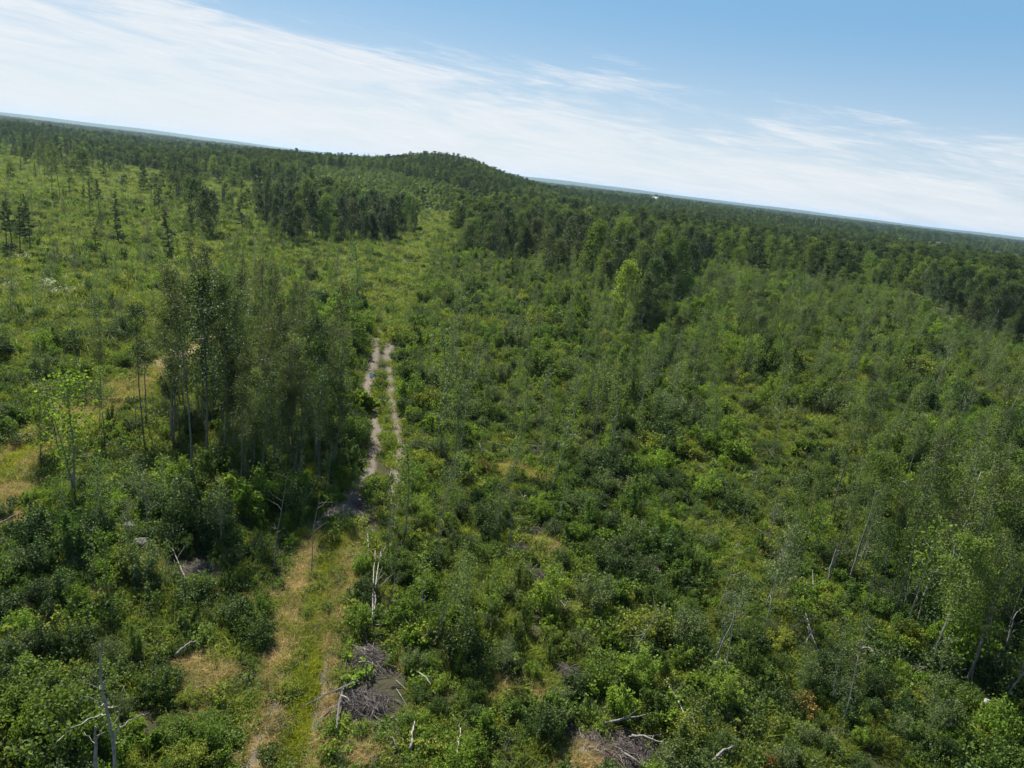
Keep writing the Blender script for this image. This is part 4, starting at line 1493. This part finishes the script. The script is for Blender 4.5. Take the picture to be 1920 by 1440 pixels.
standing('dead_birch', 'bare grey birch with a forked trunk in the bottom left corner', [(226, 1600), (216, 1440), (212, 1390), (200, 1330), (192, 1300), (188, 1240), (186, 1208)], .062, M['deadpale'], 'dead tree',
         [[(216, 1390), (224, 1350), (226, 1310), (233, 1285)], [(224, 1368), (240, 1353), (262, 1342), (280, 1336)], [(201, 1326), (222, 1324)], [(198, 1320), (188, 1324), (184, 1330)], [(205, 1342), (188, 1340), (167, 1348), (142, 1362), (120, 1378), (108, 1388), (96, 1405)]])
standing('dead_tree', 'short bare grey stem just left of the forked dead birch', [(172, 1600), (176, 1440), (181, 1390), (179, 1362)], .08, M['dead'], 'dead tree')
SN = [
    ('thin bare snag leaning above the dark hollow at right, left of the thick pale trunk', [(1553, 1095), (1560, 1060), (1568, 1030), (1574, 1012)], .09),
    ('thick pale bare trunk standing in the dark hollow at right', [(1722, 1174), (1730, 1130), (1742, 1090), (1758, 1058)], .13),
    ('forked pale trunk with wide dead limbs at the far right', [(1782, 1090), (1788, 1050), (1800, 1000), (1815, 975), (1822, 940), (1840, 885)], .12),
    ('long dark leaning trunk left of the pale trunks at right', [(1590, 1100), (1608, 1040), (1625, 985), (1643, 920)], .07),
    ('slim grey leaning trunk in the middle of the right-hand trunks', [(1652, 1080), (1660, 1040), (1670, 1010), (1678, 990)], .07),
    ('slim dead stem with twigs above the long brush heap', [(1434, 1034), (1446, 990), (1460, 958)], .05),
    ('bare leaning pole above the scattered dead limbs at right', [(1586, 970), (1600, 910), (1618, 852)], .06),
    ('bare pole leaning right near the brush heap', [(1508, 908), (1518, 870), (1524, 850)], .06),
    ('thin dead stem leaning right below the middle saplings', [(1340, 1256), (1352, 1210), (1376, 1160), (1386, 1128)], .05),
    ('pair-like thin dead stem beside the bent grey one', [(1356, 1300), (1366, 1230), (1376, 1150)], .04),
    ('crooked thin dead stem right of the dark hollow', [(1708, 1162), (1700, 1120), (1706, 1080)], .05),
    ('tall bare stem in the bottom right thicket', [(1746, 1262), (1758, 1210), (1778, 1160)], .05),
    ('blurred pale trunk in the bottom right corner thicket', [(1874, 1245), (1892, 1195), (1905, 1150)], .08),
    ('leaning branched dead stem in the bottom right thicket', [(1810, 1285), (1830, 1235), (1850, 1180), (1866, 1140)], .07),
    ('pale bare pole on the scrub slope right of centre', [(1598, 684), (1606, 655), (1614, 632)], .09),
    ('grey snag against the forest edge at right', [(1432, 566), (1438, 545), (1440, 538)], .07),
    ('bare grey trunk left of the dense clump', [(321, 828), (322, 740), (327, 640)], .11),
    ('tall thin bare trunk left of the dense clump by the trail', [(274, 796), (272, 730), (270, 640)], .06),
    ('pale leaning trunk at the right edge of the dense clump', [(592, 850), (590, 800), (584, 755), (576, 690)], .06),
    ('crooked bare stem beside the trail at left', [(194, 700), (180, 650), (168, 615)], .06),
    ('bare dark stem between the trail and the bottom left scrub', [(140, 925), (125, 860), (106, 800)], .08),
    ('dead snag in the trunk cluster of the forest edge, left one', [(1437, 490), (1438, 470), (1440, 458)], .11),
    ('pale dead snag in the trunk cluster of the forest edge, right one', [(1466, 492), (1470, 475), (1474, 462)], .10),
    ('thin dead stem among the grey saplings right of centre', [(1140, 870), (1150, 810), (1160, 760)], .05),
    ('bent thin dead stem left of the grey saplings right of centre', [(1112, 860), (1118, 800), (1124, 750)], .05),
    ('thin dark stem above the pale fallen stems near the ruts', [(728, 1050), (730, 980), (733, 900)], .05),
    ('thin bare stem in the thicket right of the pale fallen stems', [(822, 1040), (824, 1000), (826, 960)], .05),
    ('short dark snag among the torn roots left of the ruts', [(350, 1130), (345, 1100), (340, 1085)], .06),
    ('thin grey stem in the field behind the dense clump', [(438, 560), (434, 520), (434, 500)], .06),
    ('leaning pale snag on the far right scrub slope', [(1880, 800), (1900, 760), (1915, 728)], .07),
    ('leaning grey snag below the right-hand forest', [(1740, 740), (1765, 700), (1778, 665)], .07),
    ('forked white snag below the right-hand forest', [(1722, 610), (1730, 585), (1735, 560)], .08),
]
for i, (lab, pts, r) in enumerate(SN):
    side = []
    if 'wide dead limbs' in lab:
        side = [[(1812, 985), (1840, 975), (1868, 957)], [(1800, 1010), (1780, 1020), (1760, 1018)], [(1818, 970), (1846, 950), (1870, 915)]]
    if 'thick pale bare' in lab:
        side = [[(1745, 1075), (1775, 1066), (1800, 1064)]]
    if 'right of the dark hollow' in lab:
        side = [[(1700, 1120), (1692, 1150), (1688, 1180)]]
    standing('dead_snag', lab, pts, r, M['deadpale'] if ('pale' in lab or 'white' in lab) else M['dead'], 'dead tree', side, 'bare snags')

lying('arched_sapling', 'bare pale sapling arched over the start of the muddy ruts', [(640, 640), (665, 622), (692, 612), (722, 607)], .07, M['deadpale'], .8, 'dead tree', 2)
LG = [
    ('two-pronged white birch stem fallen beside the straw-coloured ruts', [(697, 1185), (698, 1140), (699, 1090), (702, 1050)], .06, 'birch'),
    ('white birch stem lying just right of another by the ruts', [(699, 1175), (703, 1110), (713, 1052)], .06, 'birch'),
    ('thin grey fallen stem crossing behind the white birch stems', [(650, 1050), (690, 1052), (722, 1052)], .04, 'dead'),
    ('short white stem end above the fallen birch stems', [(690, 1040), (688, 1018)], .05, 'birch'),
    ('short log in the scrub left of the straw-coloured ruts', [(330, 1242), (350, 1232), (368, 1223)], .09, 'deadpale'),
    ('white forked branch lying below the reddish straw patch', [(782, 1272), (795, 1290), (806, 1308)], .05, 'birch'),
    ('pale stick at the foot of the upper grey brush pile', [(672, 1255), (688, 1262), (702, 1268)], .05, 'deadpale'),
    ('pale stick on the left of the lower grey brush pile', [(640, 1318), (648, 1330), (654, 1340)], .05, 'deadpale'),
    ('spotted white birch stem in the scrub below the middle', [(1244, 1288), (1262, 1325), (1282, 1370)], .07, 'birch'),
    ('tan splintered stem right of the spotted birch stem', [(1292, 1335), (1298, 1370), (1301, 1400)], .05, 'dead'),
    ('long pale log on the big brush tangle at the bottom', [(1182, 1393), (1210, 1406), (1244, 1418)], .08, 'deadpale'),
    ('grey log lying across the top of the big brush tangle', [(1130, 1370), (1180, 1368), (1216, 1362)], .08, 'deadpale'),
    ('white log poking out at the bottom edge right of the tangle', [(1330, 1442), (1352, 1430), (1374, 1420)], .10, 'deadpale'),
    ('long curved grey stem below the straw patch in the scrub', [(1082, 856), (1104, 861), (1132, 872)], .09, 'deadpale'),
    ('thin pale stem behind the straw patch in the scrub', [(1062, 822), (1076, 828), (1090, 836)], .07, 'deadpale'),
    ('white stick at the left end of the straw patch branches', [(1020, 838), (1034, 850)], .07, 'deadpale'),
    ('curved grey branch in the scrub right of the straw patch', [(1318, 862), (1334, 868), (1345, 884)], .08, 'dead'),
    ('short white log in the right foreground scrub', [(1614, 1228), (1624, 1234), (1634, 1242)], .09, 'deadpale'),
    ('long thin fallen pole in the bottom right thicket', [(1728, 1232), (1760, 1256), (1792, 1284)], .06, 'deadpale'),
    ('second fallen pole just below the long thin one at right', [(1752, 1262), (1772, 1274), (1788, 1288)], .05, 'dead'),
    ('curved pale branch near the bottom right corner', [(1888, 1372), (1896, 1388), (1902, 1396)], .08, 'deadpale'),
    ('fallen trunk running from the long brush heap up left', [(1476, 1045), (1440, 1020), (1390, 985)], .07, 'dead'),
    ('pale fallen limb among the right-hand trunks', [(1495, 1005), (1510, 1012), (1530, 1022)], .06, 'deadpale'),
    ('pale limb under the leaning poles at right', [(1580, 1052), (1600, 1062), (1618, 1068)], .06, 'deadpale'),
    ('small grey log above the trail at left', [(105, 722), (120, 718), (136, 716)], .10, 'deadpale'),
    ('grey log lying at the left edge under the straw trail', [(0, 992), (20, 985), (46, 978)], .08, 'dead'),
    ('thin pale stick in front of the dense clump', [(342, 952), (362, 956), (380, 959)], .05, 'deadpale'),
    ('short white stick on the muddy patch where the ruts meet', [(672, 946), (676, 954)], .09, 'deadpale'),
    ('white stick at the edge of the muddy ruts', [(730, 905), (734, 894)], .07, 'deadpale'),
    ('white log in the green field behind the clump', [(568, 462), (582, 459), (598, 458)], .16, 'deadpale'),
    ('pair of pale sticks right of where the ruts meet', [(752, 942), (766, 950)], .07, 'deadpale'),
    ('grey branch lying over the torn roots left of the ruts', [(350, 1105), (338, 1080), (322, 1045)], .06, 'deadpale'),
    ('small white stub below the torn roots left of the ruts', [(378, 1112), (384, 1104)], .07, 'birch'),
    ('spotted white birch stem at the bottom right of the ruts', [(768, 1420), (771, 1398), (775, 1376)], .08, 'birch'),
    ('thin white birch stem at the bottom edge right of the ruts', [(855, 1442), (858, 1410), (861, 1388)], .05, 'birch'),
    ('thin grey stick at the bottom between the ruts and birch stem', [(722, 1388), (736, 1405), (745, 1422)], .04, 'dead'),
    ('pale fallen stem in the far scrub below the tree band', [(975, 624), (985, 627), (992, 628)], .10, 'deadpale'),
    ('pale branches on the slope right of the muddy ruts', [(1008, 658), (1022, 660), (1038, 662)], .10, 'deadpale'),
    ('grey log on the far right slope among bright shrubs', [(1798, 748), (1812, 756), (1824, 764)], .17, 'deadpale'),
]
for lab, pts, r, m in LG:
    lying('fallen_branch' if r < .06 else 'fallen_log', lab, pts, r, M[m], .38 if m != 'dead' else .25, 'branch' if r < .06 else 'log', 3, 'fallen stems and branches')


def brush(label, px, py, w, l, h, n, rot, m='twig', name='brush_pile', cat='brush pile'):
    w, l, h = w * .8, l * .75, h * .7
    c = at(px, py)
    mb = MB()
    for i in range(int(n * 1.5)):
        u = gd.normal(size=2) * (.42 if i % 3 else .7)
        ctr = np.array([u[0] * w, u[1] * l, .7 * h * max(0.05, 1 - (u ** 2).sum()) * gd.uniform(.1, 1)])
        a = gd.normal() * .9
        L = gd.uniform(.4, 1.5) * (.6 + .4 * w)
        d = np.array([math.cos(a), math.sin(a), gd.normal() * .25])
        d = nrm(d)
        r = gd.choice([.006, .010, .018, .035], p=[.45, .33, .16, .06])
        P = np.array([ctr - d * L / 2, ctr + gd.normal(size=3) * .08, ctr + d * L / 2])
        P[:, 2] = np.maximum(P[:, 2], .02)
        mb.tube(P, [r, r * .9, r * .4], 4, 0 if gd.random() < .88 else 1)
    # loose twigs fringe
    o = link(name, mb.mesh(name, [M[m], M['deadpale']]), None, tuple(c))
    o.rotation_euler = (0, 0, rot)
    return tag(o, label, cat, 'brush piles')


BR = [
    ('upper grey brush pile right of the straw-coloured ruts', 690, 1238, 1.5, 1.2, .6, 420, .3),
    ('lower grey brush pile right of the straw-coloured ruts', 685, 1322, 1.4, 1.2, .55, 420, -.3),
    ('small grey brush pile cut by the bottom edge right of the ruts', 725, 1432, 1.1, .6, .4, 180, 0),
    ('sparse twig fan under the fallen white birch stems', 690, 1180, .6, 1.2, .4, 120, 1.3),
    ('torn root mass left of the straw-coloured ruts', 375, 1080, 1.5, 1.3, .8, 300, .8),
    ('long twiggy brush heap pointing down right in the right scrub', 1470, 1052, 2.0, .7, .6, 260, -.5),
    ('grey brush heap with a red tip above the long heap', 1368, 958, 1.3, .6, .5, 160, -.7),
    ('left half of the big brush tangle at the bottom', 1110, 1402, 1.7, 1.2, .35, 420, 0),
    ('right half of the big brush tangle at the bottom', 1185, 1416, 1.8, 1.1, .35, 420, .3),
    ('flat grey debris below the yellow grass patch', 998, 1076, 1.3, .7, .25, 180, 0),
    ('flat grey debris above the yellow grass patch', 1010, 998, 1.2, .6, .25, 160, .2),
    ('small debris left of the yellow grass patch', 968, 1030, .7, .8, .25, 110, .7),
    ('little branch pile behind the orange straw patch', 1010, 850, 1.2, .5, .3, 110, 0),
    ('dark debris in the scrub left of the brush heap', 1300, 1040, 1.2, .6, .3, 130, 0),
    ('grey debris patch on the mud where the ruts meet', 690, 950, 1.1, .5, .2, 120, -.3),
    ('dead branches piled on the slope below the tree band', 1240, 735, 2.2, .9, .6, 150, .2),
    ('grey dead limbs fanned among the right-hand trunks', 1545, 1030, 1.2, .8, 1.1, 90, .4),
    ('twig debris left of the clump by the grass', 230, 838, 1.8, .8, .6, 130, .5),
    ('grey twigs at the lower right among shrubs', 1560, 1380, .9, .6, .3, 100, 1),
    ('debris in the shrubs above the bottom tangle', 1064, 1262, .7, .9, .3, 110, 1.2),
]
for b in BR:
    brush(*b)

# loose slash all over the cutover: too much to count
def slash():
    forms = []
    for k in range(5):
        mb = MB()
        for i in range(26 if k < 3 else 7):
            L = gd.uniform(.4, 1.6) * (1 if k < 3 else 1.7)
            a = gd.normal() * .8 + k
            d = np.array([math.cos(a), math.sin(a), gd.uniform(-.1, .3)])
            c = gd.normal(size=3) * np.array([.5, .4, .08]) + np.array([0, 0, .15])
            r = gd.uniform(.006, .02) * (1 if k < 3 else 1.9)
            mb.tube([c - d * L / 2, c + gd.normal(size=3) * .05, c + d * L / 2], [r, r * .8, r * .4], 4)
        forms.append(mb.mesh('slash', [M['twig'] if k < 2 else M['dead'] if k < 4 else M['deadpale']]))
    X, Y = grid_pts(18, 130, 2.0, gd, 4)
    dirt, tan, lush, lanew, bare = cover(X, Y)
    k = (gd.uniform(size=len(X)) < .30 * vnoise(X, Y, 8, 27) + .6 * bare) & (tan < .3) & (dirt < .3)
    X, Y = X[k], Y[k]
    stuff('slash', 'grey twigs and slash littering the ground of the cutover', 'slash', forms, np.stack([X, Y, H(X, Y) + .05], 1), gd.integers(0, 5, len(X)), gd.uniform(.7, 1.5, len(X)), gd, .15)


slash()

# ------------------------------------------------------------------ rocks
ROCKM = flat_mat('rock_grey', (0.15, 0.147, 0.14), .9)
ROCKW = flat_mat('rock_pale', (0.38, 0.35, 0.32), .9)


def rock(label, px, py, a, b, c, m, seed):
    gr = np.random.default_rng(seed)
    import bmesh
    bm = bmesh.new()
    bmesh.ops.create_icosphere(bm, subdivisions=4, radius=1)
    pl = [(nrm(gr.normal(size=3)), gr.uniform(.55, .85)) for _ in range(9)]
    for v in bm.verts:
        p = np.array(v.co)
        for q, d in pl:
            k = p @ q
            if k > d:
                p = p - q * (k - d) * .85
        p = p * (1 + .04 * math.sin(9 * p[0] + seed) * math.sin(8 * p[1]) + .02 * math.sin(23 * p[2] + p[0] * 17))
        v.co = Vector((p[0] * a, p[1] * b, p[2] * c))
    me = bpy.data.meshes.new('boulder')
    bm.to_mesh(me)
    bm.free()
    me.materials.append(m)
    P = at(px, py)
    o = link('boulder', me, None, (P[0], P[1], P[2] + c * .35))
    o.rotation_euler = (0.1, 0.08, gr.uniform(0, 6))
    tag(o, label, 'boulder')


rock('pale flat boulder between the dense clump and the muddy ruts', 628, 764, 1.0, .8, .75, ROCKW, 1)
rock('grey boulder beside the torn roots below the clump', 266, 1026, .65, .5, .5, ROCKM, 2)
rock('shaded grey boulder up left of the torn roots', 206, 1000, .6, .5, .4, ROCKM, 3)
rock('small shaded rock just right of another in the left scrub', 245, 992, .45, .4, .35, ROCKM, 4)
rock('grey boulder on the right-hand scrub slope', 1738, 793, 1.0, .8, .7, ROCKM, 5)
rock('pale pinkish rock in the scrub right of the dark thicket', 1228, 1072, .4, .35, .25, ROCKM, 6)
rock('small grey rock at the left of the big brush tangle', 1095, 1412, .3, .25, .18, ROCKM, 7)
rock('small pale stone in the shrubs below the curved stem', 1203, 894, .3, .25, .25, ROCKM, 8)
rock('grey rock half hidden in the right foreground', 1655, 1150, .6, .4, .4, ROCKM, 9)
rock('weathered grey rock right of the hollow in the bottom right', 1755, 1408, .5, .35, .3, ROCKM, 10)

# upright weathered stump in the bottom right corner
b = at(1838, 1345)
wood('stump', 'thick weathered pale stump leaning in the bottom right corner', 'stump',
     [([b, at_depth(1843, 1335, b[1]), at_depth(1852, 1312, b[1])], .17, .13), ([b, b + np.array([-.5, .1, .1])], .1, .03), ([b, b + np.array([.5, -.2, .05])], .1, .03), ([b, b + np.array([.1, .5, .05])], .1, .03)], M['deadpale'], None, 9, .015)

# ------------------------------------------------------------------ special bushes
def bush(label, px, py, w, h, leaf, seed, n=900, ls=.1, name='bush', cat='bush', group=None):
    P = shrub_parts(seed, w, h, n, ls, 12, .45)
    b = at(px, py)
    o = link(name, one_mesh(name, *P, M[leaf], M['bark']), None, tuple(b))
    tag(o, label, cat, group)


for q in [
    ('orange autumn-coloured bush in the lower right scrub', 1504, 1345, .75, 1.3, 'orange', 900),
    ('small crimson bush at the bottom edge right of centre', 1438, 1440, .35, .7, 'red', 300),
    ('rust-red sprig in the scrub right of the muddy ruts', 905, 885, .7, 1.0, 'red', 260),
    ('small red plant right of the straw patch debris', 1078, 1022, .35, .7, 'red', 160),
    ('red-leaved branch on the upper brush heap at right', 1378, 966, .45, .5, 'red', 220),
    ('red-leaved patch left of the long brush heap', 1422, 1040, .4, .5, 'red', 220),
    ('rusty leaves at the left of the straw patch', 880, 890, .4, .6, 'rust', 160),
    ('reddish low bush on the slope right of the straw patch', 1330, 845, .6, .7, 'rust', 260),
    ('orange-tinged bush near the right-hand spotted birch stem', 1296, 1210, .35, .8, 'orange', 220),
    ('rusty dead bush below the right-hand forest', 1685, 660, 1.0, 2.4, 'rust', 500),
    ('rusty dead conifer by the tall tree band', 1225, 610, .8, 3.4, 'rust', 500),
    ('brown dead bush on the slope below the tree band', 1265, 730, 1.0, 1.4, 'rust', 360),
    ('brown-leaved bush on the far right scrub slope', 1760, 730, 1.2, 1.4, 'rust', 300),
]:
    bush(q[0], q[1], q[2], q[3], q[4], q[5], 1000 + q[1], q[6])
for i, (a, b_, w) in enumerate([(78, 542, 1.3), (104, 556, 1.6), (130, 552, 1.4), (44, 486, 1.4), (90, 536, 1.2), (22, 540, 1.2), (132, 490, 1.2), (330, 322, 2.2), (382, 332, 2.2), (404, 326, 2.0)]):
    bush('white-tufted bush %s' % ['left of the white group in the meadow', 'in the middle of the white group in the meadow', 'at the right of the white group in the meadow', 'below the pines at the left edge', 'highest of the white group in the meadow', 'at the far left of the meadow', 'alone in the grey-green part of the meadow', 'far back in the meadow, left of three', 'far back in the meadow, middle of three', 'far back in the meadow, right of three'][i],
         a, b_, w, 1.1, 'white', 1100 + i, 220 if a < 300 else 120, .16, 'white_bush', 'bush', 'white-tufted bushes')
DB = [(528, 514, 1.0, 'left of the four dark balls in the field'), (561, 510, 1.0, 'second of the four dark balls in the field'), (592, 528, 1.2, 'lowest of the four dark balls in the field'), (588, 500, .9, 'rightmost far one of the dark balls in the field'),
      (722, 584, 1.0, 'beside the grassy lane above the muddy ruts'), (705, 512, 1.0, 'on the left of the grassy lane'), (18, 668, 1.2, 'at the left edge above the straw trail'), (26, 676, 1.0, 'right of another at the left edge'), (100, 690, 1.1, 'above the small grey log at left'), (118, 706, 1.0, 'just below another above the grey log'),
      (262, 672, 1.5, 'on the bank above the straw trail, right'), (245, 690, 1.3, 'on the bank above the straw trail, left'), (290, 658, 1.0, 'where the trail goes behind the clump'), (190, 752, 1.5, 'on the trail edge left of the clump'), (172, 760, 1.2, 'left neighbour on the trail edge'), (30, 835, 1.2, 'low on the trail at the left edge'), (330, 470, 1.3, 'at the foot of the lone pine in the meadow'),
      (310, 488, 1.0, 'below the lone pine in the meadow'), (288, 490, 1.0, 'left of the lone pine in the meadow'), (640, 605, 1.0, 'beside the arched sapling'), (688, 596, .7, 'behind the arched sapling'), (668, 598, .7, 'behind the arched sapling, left')]
for i, (a, b_, w, t) in enumerate(DB):
    bush('dark round bush ' + t, a, b_, w, w * 1.15, 'dark' if i > 3 else 'needle', 1200 + i, 1100, .11, 'dark_bush', 'bush', 'dark round bushes')

# ------------------------------------------------------------------ far farm buildings
WALLM = flat_mat('painted_wall_white', (0.62, 0.62, 0.60), .7)
ROOFM = flat_mat('metal_roof_white', (0.70, 0.71, 0.72), .45, .4)
ROOFG = flat_mat('shingle_roof_grey', (0.25, 0.24, 0.24), .8)
GLASSM = flat_mat('window_dark', (0.05, 0.06, 0.07), .2, .5)


def boxm(x0, x1, y0, y1, z0, z1):
    V = [(x0, y0, z0), (x1, y0, z0), (x1, y1, z0), (x0, y1, z0), (x0, y0, z1), (x1, y0, z1), (x1, y1, z1), (x0, y1, z1)]
    F = [(3, 2, 1, 0), (4, 5, 6, 7), (0, 1, 5, 4), (1, 2, 6, 5), (2, 3, 7, 6), (3, 0, 4, 7)]
    return V, F


def building(name, label, cat, px, py, L, W, Hh, roofm, rz, nwin):
    b = at(px, py)
    o = bpy.data.objects.new(name, None)
    COL.objects.link(o)
    o.location = tuple(b)
    o.rotation_euler = (0, 0, rz)
    tag(o, label, cat)
    V, F = boxm(-L / 2, L / 2, -W / 2, W / 2, -.5, Hh)
    mb = MB()
    mb.add(V, F)
    rh = W * .3
    mb.add([(-L / 2, -W / 2, Hh), (-L / 2, W / 2, Hh), (-L / 2, 0, Hh + rh), (L / 2, -W / 2, Hh), (L / 2, W / 2, Hh), (L / 2, 0, Hh + rh)], (), [(0, 2, 1), (3, 4, 5)])
    link('wall', mb.mesh('wall', [WALLM]), o)
    e = .5
    for sgn in (-1, 1):
        y0, z0 = sgn * (W / 2 + e), Hh - e * .6 + .1
        V = [(-L / 2 - e, y0, z0), (L / 2 + e, y0, z0), (L / 2 + e, 0, Hh + rh + .1), (-L / 2 - e, 0, Hh + rh + .1)]
        V += [(a, c, d + .25) for a, c, d in V]
        r_ = MB()
        r_.add(V, [(0, 1, 2, 3), (7, 6, 5, 4), (0, 4, 5, 1), (1, 5, 6, 2), (2, 6, 7, 3), (3, 7, 4, 0)])
        link('roof', r_.mesh('roof', [roofm]), o)
    for i in range(nwin):
        x = -L / 2 + L * (i + .5) / nwin
        V, F = boxm(x - .6, x + .6, -W / 2 - .05, -W / 2 + .02, Hh * .35, Hh * .7)
        link('window', mesh_np('window', V, F, None, [GLASSM]), o)
    V, F = boxm(L * .32, L * .32 + 1.4, -W / 2 - .06, -W / 2 + .02, -.4, 2.2)
    link('door', mesh_np('door', V, F, None, [ROOFG]), o)


building('barn', 'long white-roofed barn far off beyond the forest', 'barn', 1226, 383, 22, 11, 5.5, ROOFM, .1, 5)
building('farmhouse', 'white farmhouse far off right of the long barn', 'house', 1270, 380, 13, 9, 6.5, ROOFG, .5, 3)
building('farmhouse', 'second white house at the right end of the far farm', 'house', 1288, 383, 11, 8, 6, ROOFM, -.3, 3)
building('shed', 'small pale shed far off on the plain right of the farm', 'shed', 1408, 398, 16, 9, 6, ROOFM, .2, 2)

# ------------------------------------------------------------------ haze
def haze():
    x, y0, y1, z0, z1 = 14500, -80, 15300, -4.0, 62.0
    V = [(-x, y0, z0), (x, y0, z0), (x, y1, z0), (-x, y1, z0), (-x, y0, z1), (x, y0, z1), (x, y1, z1), (-x, y1, z1)]
    F = [(3, 2, 1, 0), (4, 5, 6, 7), (0, 1, 5, 4), (1, 2, 6, 5), (2, 3, 7, 6), (3, 0, 4, 7)]
    m, gg_, out = mat('haze')
    pv = gg_.n('ShaderNodeVolumePrincipled')
    pv.inputs['Color'].default_value = (0.48, 0.70, 1.0, 1)
    pv.inputs['Density'].default_value = 0.000055
    pv.inputs['Anisotropy'].default_value = 0.2
    gg_.l(pv.outputs[0], out.inputs['Volume'])
    o = link('haze', mesh_np('haze', V, F, None, [m]))
    tag(o, kind='stuff')


import os
if not os.environ.get('NOHAZE'):
    haze()
print('objects', len(bpy.data.objects))
